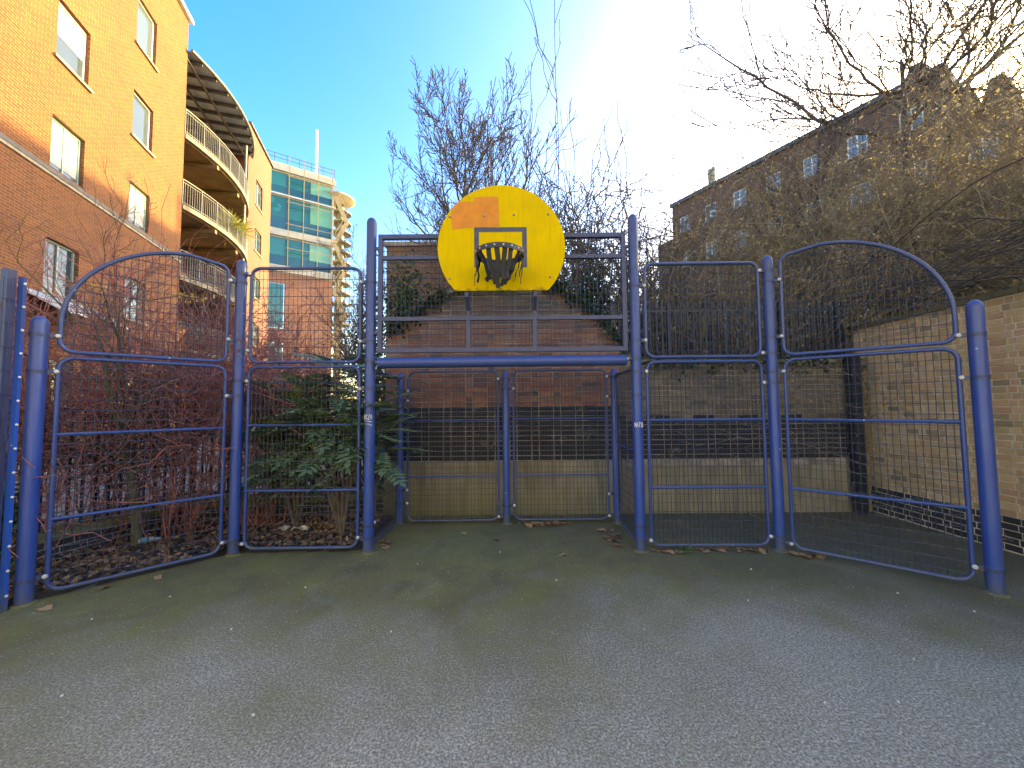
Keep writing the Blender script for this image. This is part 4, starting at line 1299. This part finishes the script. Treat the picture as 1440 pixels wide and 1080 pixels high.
# ------------------------------------------------------------------ trees and shrubs
def branch_tree(seed, height, r0, spec, lean=(0, 0), wob=0.03, start_t=0.3, up=0.25, first_t=None):
    """spec: list of (children per parent, angle, length ratio, points, sides). Returns list of (P, R, sides)"""
    r = np.random.default_rng(seed)
    K0 = 12
    t = np.linspace(0, 1, K0)
    P0 = np.zeros((1, K0, 3))
    P0[0, :, 2] = t * height
    P0[0, :, 0] = lean[0] * t ** 1.5 * height + np.cumsum(r.normal(0, wob * height / K0, K0))
    P0[0, :, 1] = lean[1] * t ** 1.5 * height + np.cumsum(r.normal(0, wob * height / K0, K0))
    R0 = (r0 * (1 - t * .93) ** 0.9)[None]
    out = [(P0, R0, 9)]
    Pp, Rp = P0, R0
    for li, (n, an, lr, K, sides) in enumerate(spec):
        N = len(Pp)
        Kp = Pp.shape[1]
        lo = (first_t if first_t is not None else start_t) if li == 0 else 0.12
        tt = lo + (1 - lo) * (np.arange(n)[None, :] + r.uniform(0, 1, (N, n))) / n
        tt = np.clip(tt, 0, .985)
        f = tt * (Kp - 1)
        i0 = np.minimum(f.astype(int), Kp - 2)
        fr = (f - i0)[..., None]
        rows = np.arange(N)[:, None]
        base = Pp[rows, i0] * (1 - fr) + Pp[rows, i0 + 1] * fr
        tan = Pp[rows, i0 + 1] - Pp[rows, i0]
        tan /= np.linalg.norm(tan, axis=2, keepdims=True) + 1e-9
        rad = Rp[rows, i0] * (1 - fr[..., 0]) + Rp[rows, i0 + 1] * fr[..., 0]
        plen = np.linalg.norm(np.diff(Pp, axis=1), axis=2).sum(1)[:, None]
        rnd = r.normal(size=(N, n, 3))
        perp = rnd - (rnd * tan).sum(2, keepdims=True) * tan
        perp /= np.linalg.norm(perp, axis=2, keepdims=True) + 1e-9
        a = R(an) * r.uniform(.65, 1.25, (N, n))[..., None]
        d = tan * np.cos(a) + perp * np.sin(a)
        L = plen * lr * r.uniform(.55, 1.15, (N, n)) * (1.08 - .62 * tt)
        ss = np.linspace(0, 1, K)
        C = base[:, :, None, :] + d[:, :, None, :] * (ss * 1.0)[None, None, :, None] * L[..., None, None]
        C[..., 2] += up * (ss ** 2)[None, None] * L[..., None]
        ph = r.uniform(0, 6.28, (N, n, 1, 3)); fq = r.uniform(2.5, 6.5, (N, n, 1, 3)); am = r.normal(0, .05, (N, n, 1, 3))
        sv = ss[None, None, :, None]
        C += am * L[..., None, None] * (np.sin(ph + fq * sv) - np.sin(ph)) * (.4 + .6 * sv)
        jit = np.cumsum(r.normal(0, 1, (N, n, K, 3)) * (.016 * L[..., None, None] * np.sqrt(8 / K)), axis=2)
        jit[:, :, 0] = 0
        C += jit
        Rc = np.maximum(rad[..., None] * .62 * (1 - .85 * ss)[None, None], 0.0022)
        Pp, Rp = C.reshape(N * n, K, 3), Rc.reshape(N * n, K)
        out.append((Pp, Rp, sides))
    return out

def add_tree(name, loc, levels, mat, label, cat, group=None, twig_mat=None, min_r=0.0, leaf=None, rs=None, split=2):
    o = empty(name, loc, 0, label, cat, group)
    def mk(nm, lv, m):
        v, q = merge([tubes_arr(p, np.maximum(r_, min_r), s_) for p, r_, s_ in lv])
        return link(nm, np_mesh(nm, v, q, m, True), o)
    mk('trunk', levels[:1], mat)
    mk('branches', levels[1:split + 1], mat)
    if len(levels) > split + 1:
        tag(mk('twigs', levels[split + 1:], twig_mat or mat), kind='stuff')
    if leaf:
        n, size, lm = leaf
        tips = levels[-1][0].reshape(-1, 3)
        rl = np.random.default_rng(n)
        c = tips[rl.integers(0, len(tips), n)] + rl.normal(0, .02, (n, 3))
        v, q = leaves_arr(c, size, 0.1, 0.5, rl)
        tag(link('crown', np_mesh('crown', v, q, lm), o), kind='stuff')
    return o

add_tree('bare_tree', (-1.25, 10.2, 0), branch_tree(11, 8.7, .15, [(30, 56, .48, 14, 5), (14, 42, .40, 9, 4), (9, 42, .42, 6, 3)], start_t=.34, up=.26, wob=.015), M['bark'],
         'leafless upright tree with many fine twigs right behind the yellow backboard', 'tree', min_r=.0072, leaf=(1400, .035, M['dry']))
add_tree('bare_tree', (9.6, 9.0, 0), branch_tree(23, 10.0, .30, [(14, 58, .95, 18, 6), (11, 42, .45, 11, 4), (9, 44, .42, 7, 3)], first_t=.76, up=.20, wob=.012), M['bark_dark'],
         'big leafless tree with spreading limbs above the mansion block at upper right', 'tree', min_r=.013, leaf=(700, .05, M['dry']))
add_tree('bare_tree', (-6.1, 15.5, 0), branch_tree(31, 7.4, .10, [(20, 48, .45, 8, 4), (9, 44, .42, 6, 3), (6, 44, .42, 5, 3)], start_t=.3), M['bark'],
         'small leafless tree left of the goal beside the brick outbuilding', 'tree', min_r=.006)
add_tree('bare_tree', (6.3, 8.2, 0), branch_tree(37, 8.2, .11, [(18, 40, .5, 9, 5), (9, 44, .45, 7, 3), (7, 44, .42, 5, 3)], start_t=.3, lean=(.08, 0)), M['bark_dark'],
         'slim leafless tree in the middle of the climber tangle at right', 'tree', min_r=.0045)
add_tree('crooked_shrub_tree', (-4.42, 4.62, 0), branch_tree(43, 3.3, .062, [(12, 50, .55, 9, 6), (8, 45, .5, 7, 4), (7, 45, .5, 6, 3)], start_t=.22, lean=(-.12, 0), wob=.09), M['bark_green'],
         'crooked small tree with green-stained trunk behind the left arched panel', 'tree', twig_mat=M['redtwig'], min_r=.0025)

def tangle(name, loc, seed, n, rx, ry, h, arch_, mat, label, cat, group, r=(.004, .010), K=12, sub=3, leaf=None, lean=(0, 0), base_spread=.6, first=2, tl=.26, parts=True, trunks=0, wob=1.0, zspread=0.3):
    """many arching stems that cross each other, with side twigs"""
    g = np.random.default_rng(seed)
    o = empty(name, loc, 0, label, cat, group)
    th = g.uniform(0, 2 * np.pi, n)
    rad = np.sqrt(g.uniform(0, 1, n)) * base_spread
    b0 = np.stack([np.cos(th) * rad * rx, np.sin(th) * rad * ry, np.zeros(n)], 1)
    th2 = th + g.normal(0, 1.1, n)
    e = np.stack([np.cos(th2) * rx, np.sin(th2) * ry], 1) * g.uniform(.3, 1.1, n)[:, None] + np.array(lean) * h
    hh = h * (1 - zspread + zspread * g.uniform(-1, 1, n))
    t = np.linspace(0, 1, K)
    Pm = np.zeros((n, K, 3))
    bend = t ** 1.6
    Pm[:, :, 0] = b0[:, :1] + e[:, :1] * bend
    Pm[:, :, 1] = b0[:, 1:2] + e[:, 1:2] * bend
    prof = np.sin(np.clip(t * (1.15 + arch_ * .9), 0, 2.6)[None, :] * np.ones((n, 1)) * (0.9 + .25 * g.uniform(-1, 1, n)[:, None]))
    Pm[:, :, 2] = hh[:, None] * prof
    jit = np.cumsum(g.normal(0, .035 * h * wob, (n, K, 3)) * np.sqrt(12 / K) * .5, axis=1)
    jit[:, 0] = 0
    Pm += jit
    r0 = g.uniform(r[0], r[1], n)[:, None]
    Rm = np.maximum(r0 * (1 - .75 * t)[None], .0022)
    v, q = tubes_arr(Pm, Rm, 4)
    tag(link('stems', np_mesh('stems', v, q, mat, True), o), kind='stuff')
    tips = Pm
    if sub:
        rows = np.repeat(np.arange(n), sub)
        ii = g.integers(first, K - 1, n * sub)
        b1 = Pm[rows, ii]
        d = Pm[rows, ii] - Pm[rows, ii - 1]
        d /= np.linalg.norm(d, axis=1, keepdims=True) + 1e-9
        d = d + g.normal(0, .75, d.shape)
        d /= np.linalg.norm(d, axis=1, keepdims=True)
        L = (h * tl * g.uniform(.3, 1.2, n * sub))[:, None]
        ts = np.linspace(0, 1, 6)
        S = b1[:, None] + d[:, None] * ts[None, :, None] * L[:, None]
        S[..., 2] -= (arch_ * .25 * ts ** 2)[None] * L
        j = np.cumsum(g.normal(0, 1, S.shape) * .05 * L[:, None], axis=1); j[:, 0] = 0
        S += j
        Rs = np.maximum(r0[rows] * .55 * (1 - .5 * ts)[None], .0024)
        v, q = tubes_arr(S, Rs, 3)
        tag(link('side_twigs', np_mesh('side_twigs', v, q, mat, True), o), kind='stuff')
        tips = S
    if leaf:
        nl, size, lm, zmin = leaf
        pts = tips.reshape(-1, 3)
        pts = pts[pts[:, 2] > zmin]
        c = pts[g.integers(0, len(pts), nl)] + g.normal(0, .03, (nl, 3))
        v, q = leaves_arr(c, size, 0.1, .5, g)
        tag(link('leaves', np_mesh('leaves', v, q, lm), o), kind='stuff')
    return o

# red-stemmed shrubs on the left bed
G = 'bare red-stemmed shrubs in the left bed'
tangle('red_stem_shrub', (-5.15, 3.95, 0), 101, 30, .55, .6, 2.9, .25, M['redtwig'], 'bare red-stemmed shrub beside the short end post at far left', 'shrub', G, (.005, .014), sub=30, first=5, tl=.32, wob=1.25, base_spread=.35)
tangle('red_stem_shrub', (-4.2, 4.95, 0), 102, 34, .7, .45, 3.1, .3, M['redtwig'], 'bare red-stemmed shrub behind the middle of the left arched panel', 'shrub', G, (.005, .014), sub=30, first=5, tl=.32, wob=1.25, base_spread=.35)
tangle('red_stem_shrub', (-3.55, 5.3, 0), 103, 34, .75, .42, 3.0, .3, M['redtwig'], 'bare red-stemmed shrub behind the post between the two left panels', 'shrub', G, (.005, .014), sub=30, first=5, tl=.32, wob=1.25, base_spread=.35)
tangle('red_stem_shrub', (-5.1, 4.9, 0), 104, 34, .9, .7, 3.5, .2, M['redtwig'], 'tallest bare red-stemmed shrub reaching up before the shaded facade', 'shrub', G, (.005, .014), sub=30, first=5, tl=.32, wob=1.25, base_spread=.35)
tangle('red_stem_shrub', (-4.0, 6.9, 0), 105, 36, 1.1, .6, 3.3, .3, M['redtwig'], 'bare red-stemmed shrub behind the railing below the teal glass building', 'shrub', G, (.005, .014), sub=30, first=5, tl=.32, wob=1.25, base_spread=.35)
tangle('bare_hedge', (-2.7, 7.4, 0), 106, 110, .8, .6, 3.5, .35, M['bark_dark'], 'dark twiggy hedge behind the left goal post', 'hedge', None, (.005, .012), sub=7, leaf=(2500, .05, M['ivy'], 1.2))
# arching brambles behind the backboard
G = 'arching brambles above the back wall'
tangle('arching_bramble', (0.9, 8.0, 0), 111, 130, 1.7, .9, 6.3, .75, M['bark'], 'arching bramble canes just right of the yellow backboard', 'bramble', G, (.014, .026), K=18, sub=11, wob=.7)
tangle('arching_bramble', (2.6, 8.3, 0), 112, 140, 1.9, 1.0, 6.1, .8, M['bark'], 'arching bramble canes above the tall right goal post', 'bramble', G, (.014, .026), K=18, sub=11, wob=.7, leaf=(700, .045, M['dry'], 2.5))
wh = branch_tree(51, 10.6, .022, [(5, 14, .5, 10, 4), (3, 25, .3, 7, 3)], start_t=.35, up=.1, wob=.03)
add_tree('whip_shoots', (1.05, 7.9, 0), wh, M['bark'], 'very tall thin whip shoots rising right of the backboard', 'shrub', min_r=.008, split=1)
wh = branch_tree(53, 8.2, .02, [(7, 18, .55, 10, 4), (4, 28, .3, 7, 3)], start_t=.4, up=.1, lean=(.03, 0), wob=.04)
add_tree('whip_shoots', (0.1, 8.6, 0), wh, M['bark'], 'thin curved shoots against the sky above the backboard', 'shrub', min_r=.007, split=1)
# climber thickets in front of the mansion block
G = 'tangled climbers behind the right walls'
spots = [((3.4, 7.6, 0), 4.9, 1.2, 'tangled bare climber behind the railing right of the goal'),
         ((4.9, 8.0, 0), 5.6, 1.3, 'tangled climber above the post between the right panels'),
         ((6.5, 7.4, 0), 6.0, 1.3, 'tangled climber above the arched right panel'),
         ((8.0, 7.0, 0), 6.6, 1.4, 'tall tan climber above the corner of the two brick walls'),
         ((8.6, 5.2, 0), 6.4, 1.4, 'tall tan climber over the top of the yellow brick wall at the right edge'),
         ((10.2, 8.6, 0), 8.6, 1.6, 'tallest tan climber around the big tree at upper right'),
         ((7.4, 9.6, 0), 7.4, 1.6, 'tan climber in front of the mansion block roofline')]
for i, (loc, h, rx, lab) in enumerate(spots):
    tangle('tangled_climber', loc, 120 + i, 330, rx, rx * .9, h, .55, M['tan_twig'], lab, 'climber', G, (.006, .014), K=14, sub=15, leaf=(9000, .055, M['dry'], h * .35), wob=1.1, zspread=.45)
# trailing stems hanging along the top of the right-hand wall
g = np.random.default_rng(77)
n = 60
t = np.linspace(0, 1, 16)
P_ = np.zeros((n, 16, 3))
P_[:, :, 1] = g.uniform(2.0, 6.2, n)[:, None] + (t - .5) * g.uniform(2, 4, n)[:, None]
P_[:, :, 0] = 5.75 + g.normal(0, .22, n)[:, None] + .25 * np.sin(t * 3 + g.uniform(0, 6, n)[:, None]) - .25
P_[:, :, 2] = 2.95 + g.uniform(0, .75, n)[:, None] + .22 * np.sin(t * 4 + g.uniform(0, 6, n)[:, None]) + np.cumsum(g.normal(0, .02, (n, 16)), 1)
v, q = tubes_arr(P_, np.full((n, 16), .006) * g.uniform(.6, 1.5, n)[:, None], 4)
o = empty('trailing_vine', (0, 0, 0), 0, 'trailing woody vine stems lying along the top of the yellow brick wall', 'vine')
tag(link('stems', np_mesh('stems', v, q, M['bark_dark'], True), o), kind='stuff')

def leaf_bush(name, loc, rx, ry, h, n, size, mat, label, cat, z0=.25, seed=1, stem=True):
    g = np.random.default_rng(seed)
    o = empty(name, loc, 0, label, cat)
    ncl = 34
    cc = g.normal(0, .42, (ncl, 3)); cc[:, 2] = g.uniform(z0, 1, ncl)
    w = np.sqrt(np.clip(1.15 - cc[:, 2], .1, 1))
    cc = cc * np.array([rx, ry, h]) * np.stack([w, w, np.ones(ncl)], 1)
    k = g.integers(0, ncl, n)
    c = cc[k] + g.normal(0, 1, (n, 3)) * np.array([rx, ry, h * .5]) * .17
    v, q = leaves_arr(c, size, .35, .48, g)
    tag(link('foliage', np_mesh('foliage', v, q, mat), o), kind='stuff')
    t = np.linspace(0, 1, 7)[None, :, None]
    m = cc[:, None, :] * t
    m[:, :, :2] *= t ** .6
    v, q = tubes_arr(m, np.repeat((.014 * (1 - .7 * t[0, :, 0]))[None], ncl, 0), 4)
    link('stems', np_mesh('stems', v, q, M['bark_dark'], True), o)
    return o
leaf_bush('laurel_bush', (-1.75, 6.75, 0), .8, .55, 3.95, 5200, .11, M['laurel'], 'glossy green laurel bush behind the left part of the goal frame', 'bush', .35, 5)
leaf_bush('ivy_bush', (1.45, 6.75, 0), .62, .4, 3.7, 3600, .075, M['ivy'], 'dark ivy bush on the sloping wall right of the backboard', 'bush', .6, 6)
leaf_bush('leafy_bush', (2.35, 8.9, 0), .9, .7, 3.6, 3200, .085, M['lime'], 'pale green leafy bush behind the iron railing on the back wall', 'bush', .4, 7)
leaf_bush('leafy_bush', (-4.46, 3.36, 0), .16, .30, .95, 420, .085, M['euonymus'], 'glossy green shrub behind the boundary fence at the lower left edge', 'bush', .25, 8)
leaf_bush('evergreen_bush', (-3.35, 9.2, 0), .9, .6, 4.2, 3400, .09, M['ivy'], 'dark evergreen bush far behind the left goal post', 'bush', .3, 9)

# yellow blossoming twig across the shaded facade
g = np.random.default_rng(9)
o = empty('blossoming_twig', (-5.6, 4.9, 0), 0, 'horizontal twig with small yellow blossoms above the left arched panel', 'twig')
t = np.linspace(0, 1, 14)
P_ = np.stack([np.stack([t * 1.9 - .2, 0 * t + .1 * np.sin(5 * t), 3.25 - .28 * t + .05 * np.sin(9 * t)], 1), np.stack([0 * t - .25 + .05 * t, .2 * t, 3.27 * t], 1)])
v, q = tubes_arr(P_, np.full((2, 14), .007), 4)
link('stem', np_mesh('stem', v, q, M['bark'], True), o)
c = P_[0][g.integers(1, 14, 130)] + g.normal(0, .03, (130, 3))
v, q = leaves_arr(c, .04, 0, .8, g)
tag(link('blossoms', np_mesh('blossoms', v, q, M['blossom']), o), kind='stuff')

# mahonia: each pinnate frond a part of its own
def frond_mesh(mat, L=0.36, n=8, seed=0):
    r = random.Random(seed)
    mb = MB()
    cz = lambda s: .10 * s - .26 * s * s
    mb.tube([(s * L, 0, cz(s) * L) for s in (0, .3, .6, 1.0)], [.0035, .003, .0025, .0015], 4)
    def leaflet(bx, bz, dx, dy, l, w):
        d = Vector((dx, dy, -.22)).normalized()
        s = Vector((0, 0, 1)).cross(d).normalized()
        up = d.cross(s)
        c = Vector((bx, 0, bz))
        rim = []
        k = 5
        for i in range(1, k + 1):
            t = i / (k + .4)
            ww = w * math.sin(math.pi * min(t * 1.02, 1) ** .8) * (1.18 if i % 2 else .78)
            rim.append((c + d * l * t, s * ww, up * (.012 - .02 * t)))
        vs = [c] + [p - u_ for p, _, u_ in rim] + [c + d * l] + [p + q_ for p, q_, _ in rim] + [p - q_ for p, q_, _ in rim]
        fs = []
        m0 = lambda i: i
        for sgn, off in ((1, k + 2), (-1, 2 * k + 2)):
            f = [(0, 1, off)] + [(i, i + 1, off + i, off + i - 1) for i in range(1, k)] + [(k, k + 1, off + k - 1)]
            if sgn < 0: f = [tuple(reversed(x)) for x in f]
            fs += f
        mb.add(vs, fs)
    for i in range(n):
        s = .16 + .80 * i / (n - 1)
        l = .105 * (1 - .35 * abs(s - .5)) * r.uniform(.88, 1.1)
        for sg in (-1, 1):
            leaflet(s * L, cz(s) * L, .50 + r.uniform(-.1, .1), sg, l, .021)
    leaflet(L, cz(1) * L, 1, 0.02, .10, .022)
    return mb.mesh('frond', mat)
FR = [frond_mesh(M['mahonia'], .36, 8, i) for i in range(3)]
FRY = frond_mesh(M['mahonia_young'], .20, 6, 9)
def mahonia(loc, stems, label, seed):
    r = random.Random(seed)
    o = empty('mahonia_shrub', loc, 0, label, 'shrub', 'spiky evergreen shrubs')
    for (dx, dy, h, nf) in stems:
        pts = [(dx * .15 * 0, dy * 0, 0), (dx * .35, dy * .35, h * .35), (dx * .75, dy * .75, h * .7), (dx, dy, h)]
        MB().tube(pts, [.02, .018, .014, .010], 6).build('stem', M['bark'], o, True)
        for i in range(nf):
            t = r.uniform(0, 1) ** 1.2
            z = h + .06 - t * min(.75, h * .5)
            f = z / h
            a = i * 2.4 + r.uniform(-.4, .4)
            fr = link('frond', FR[i % 3], o, (dx * f, dy * f, z))
            fr.rotation_euler = (r.uniform(-.25, .25), R(-24 + 46 * t + r.uniform(-10, 10)) , a)
            s_ = r.uniform(1.05, 1.6)
            fr.scale = (s_, s_, s_)
        if r.random() < .35:
            for i in range(6):
                fr = link('frond', FRY, o, (dx, dy, h + .01))
                fr.rotation_euler = (0, R(-35 + r.uniform(-15, 15)), i * 1.05)
    return o
mahonia((-2.15, 4.92, 0), [(-.05, -.15, 2.12, 22), (.25, -.12, 1.95, 20), (-.35, -.10, 1.80, 20), (-.1, -.22, 1.62, 18), (.3, -.18, 1.55, 18), (-.6, .05, 1.7, 18), (.1, -.2, 1.28, 14), (-.35, -.15, 1.35, 14)], 'tall spiky evergreen shrub poking through the mesh left of the goal', 3)
mahonia((-2.85, 5.15, 0), [(-.1, -.1, 1.72, 18), (-.35, -.18, 1.48, 18), (.15, -.2, 1.45, 18), (.1, .1, 1.95, 16), (-.15, -.35, 1.35, 14), (.2, .0, 1.25, 16), (-.3, .1, 1.2, 14)], 'lower spiky evergreen shrub beside the post left of the leafy panel', 8)
mahonia((-1.78, 4.95, 0), [(.12, -.08, 1.42, 12), (.05, .05, 1.65, 10)], 'narrow spiky evergreen shrub in the corner beside the left goal post', 13)

# ------------------------------------------------------------------ leaf litter, fallen leaves, rubbish, weed
g = np.random.default_rng(5)
n = 5200
c = np.stack([g.uniform(-5.4, -1.8, n), g.uniform(3.0, 5.9, n), g.uniform(.03, .075, n)], 1)
fl = np.where(c[:, 1] < 3.39, -4.20, np.where(c[:, 1] < 4.46, -4.20 + (c[:, 1] - 3.39) * .944, np.where(c[:, 1] < 4.53, -3.2, -1.80)))
c = c[c[:, 0] < fl - .05]
v, q = leaves_arr(c, .075, .75, .6, g)
tag(link('leaf_litter', np_mesh('leaf_litter', v, q, M['deadleaf'])), 'brown leaf litter covering the soil behind the left fence', 'leaves', kind='stuff')
def leaf_shape(seed):
    r = random.Random(seed)
    mb = MB()
    n = 11
    rim = []
    for i in range(n):
        a = 2 * math.pi * i / n
        rr = .042 * (1 + .35 * math.cos(5 * a / 2 + r.uniform(-.4, .4))) * (1.25 if i == 0 else 1)
        rim.append((rr * 1.3 * math.cos(a), rr * math.sin(a), .006 + .022 * r.random()))
    mb.add([(0, 0, .004)] + rim, [(0, 1 + i, 1 + (i + 1) % n) for i in range(n)])
    mb.tube([(-.05, 0, .012), (-.075, .006, .010), (-.095, 0, .006)], .0015, 3)
    return mb.mesh('fallen_leaf', M['deadleaf'])
LS = [leaf_shape(i) for i in range(5)]
rl = random.Random(12)
def fallen(x, y, label, s=1.0):
    o = link('fallen_leaf', LS[rl.randrange(5)], None, (x, y, .002))
    o.rotation_euler = (rl.uniform(-.25, .25), rl.uniform(-.2, .2), rl.uniform(0, 6.3))
    s *= rl.uniform(.7, 1.25)
    o.scale = (s, s, s)
    tag(o, label, 'leaf', 'dry brown leaves on the court')
for i in range(15): fallen(rl.uniform(0.05, .75), 5.38 + rl.uniform(-.10, .08), 'dry brown fallen leaf under the right panel of the goal back')
for i in range(10): fallen(1.22 + rl.uniform(-.12, .10), 4.85 + rl.uniform(-.3, .3), 'dry brown fallen leaf along the right side panel of the goal')
for i in range(20): fallen(rl.uniform(1.55, 2.9), 4.40 + rl.uniform(-.10, .08), 'dry brown fallen leaf along the foot of the panel right of the goal', .9)
for i in range(11): fallen(3.12 + rl.uniform(-.08, .16), 4.28 + rl.uniform(-.12, .06), 'dry brown fallen leaf heaped at the foot of the arched right panel', .95)
for i in range(6): fallen(-1.58 + rl.uniform(-.06, .12), 4.58 + rl.uniform(-.1, .3), 'dry brown fallen leaf at the foot of the left goal post', .8)
for (x, y) in ((-3.45, 3.83), (-3.75, 3.62), (-3.83, 3.25)): fallen(x, y, 'dry brown fallen leaf in front of the left arched panel', .9)
for (x, y) in ((-.62, 5.02), (-.2, 4.8), (.55, 4.3)): fallen(x, y, 'single dry brown leaf lying inside the goal mouth', .9)

def crumb(x, y, s, lab, mat='white_cap'):
    r = random.Random(int(x * 991 + y * 77))
    mb = MB(); n = 7
    rim = [(s * r.uniform(.6, 1.2) * math.cos(2 * math.pi * i / n), .7 * s * r.uniform(.6, 1.2) * math.sin(2 * math.pi * i / n)) for i in range(n)]
    mb.add([(a, b_, 0) for a, b_ in rim] + [(a * .8, b_ * .8, .006 + .004 * r.random()) for a, b_ in rim],
           [tuple(range(n, 2 * n))] + [(i, (i + 1) % n, n + (i + 1) % n, n + i) for i in range(n)])
    o = mb.build('paper_scrap', M[mat], None, False, (x, y, .003), r.uniform(0, 6))
    tag(o, lab, 'litter', 'white scraps on the court')
for (x, y) in ((-3.0, 3.45), (-2.1, 2.95), (1.95, 3.3), (2.35, 3.9), (2.55, 2.55), (1.7, 2.2), (2.1, 2.2), (-1.0, 4.1), (-2.6, 2.3), (-1.4, 2.15), (.4, 3.7), (3.3, 3.4), (-.9, 2.9), (.95, 2.9), (3.6, 3.1), (-3.3, 3.1), (-.15, 4.4), (-1.9, 3.6)):
    crumb(x, y, random.uniform(.005, .010), 'tiny white scrap lying on the open asphalt')

# plastic bottle in the bed
pb = empty('plastic_bottle', (-4.32, 4.62, .10), R(25), 'clear plastic bottle with blue label lying in the leaf litter', 'bottle')
m_, nt_, b_ = mat_new('clear_plastic'); b_.inputs['Base Color'].default_value = (.55, .62, .66, 1); b_.inputs['Roughness'].default_value = .12; b_.inputs['Transmission Weight'].default_value = .5
M['clear'] = m_
M['cyan'] = simple('cyan_label', (.04, .33, .5), .4)
bt = MB(); bt.lathe([(.012, -.11), (.030, -.105), (.032, -.04), (.030, 0), (.032, .05), (.026, .085), (.013, .11), (.013, .125)], 14); bt.v = [(z, y, x) for x, y, z in bt.v]; bt.build('body', m_, pb, True)
bt = MB(); bt.lathe([(.0335, -.035), (.0335, .03)], 14); bt.v = [(z, y, x) for x, y, z in bt.v]; bt.build('label_band', M['cyan'], pb, True)
bt = MB(); bt.lathe([(.0155, .115), (.0155, .135)], 12); bt.v = [(z, y, x) for x, y, z in bt.v]; bt.build('cap', M['cyan'], pb, True)
for i, (x, y, lab) in enumerate(((-2.93, 5.0, 'small crumpled white wrapper in the bed, left of two'), (-2.72, 5.0, 'long crumpled white wrapper in the bed, right of two'))):
    r = random.Random(i)
    mb = MB()
    w, d = (.06, .10)[i], .04
    vs = [(-w + 2 * w * a / 4, -d + 2 * d * b2 / 3, .08 + r.uniform(0, .05)) for b2 in range(4) for a in range(5)]
    mb.add(vs, [(b2 * 5 + a, b2 * 5 + a + 1, b2 * 5 + a + 6, b2 * 5 + a + 5) for b2 in range(3) for a in range(4)])
    o = mb.build('crumpled_wrapper', M['white_cap'], None, False, (x, y, 0)); o.modifiers.new('t', 'SOLIDIFY').thickness = .003
    tag(o, lab, 'litter', 'wrappers in the bed')
# weed at the foot of the right panel
we = empty('weed', (1.92, 4.37, 0), 0, 'small green weed growing at the foot of the panel right of the goal', 'weed')
g = np.random.default_rng(2)
v, q = leaves_arr(np.repeat([[0, 0, .01]], 26, 0) + g.normal(0, .02, (26, 3)) * [1, 1, .2], .11, -.2, .2, g)
v[:, 2] = np.abs(v[:, 2])
link('leaves', np_mesh('leaves', v, q, M['euonymus']), we)
# hedge row and distant trees so that the ground does not run bare to the horizon
for i, (x, y, h) in enumerate(((-9.5, 24, 9), (3.5, 27, 8), (7.5, 26, 9), (-2.5, 30, 9))):
    add_tree('bare_tree', (x, y, 0), branch_tree(60 + i, h, .14, [(18, 46, .45, 8, 4), (8, 44, .42, 6, 3), (6, 44, .42, 4, 3)], start_t=.3), M['bark'],
             ('leafless tree in the gap below the teal glass building', 'leafless tree far behind the sloping wall', 'leafless tree in front of the far end of the mansion block', 'leafless tree far behind the backboard')[i], 'tree', 'leafless trees in the distance', min_r=.009)
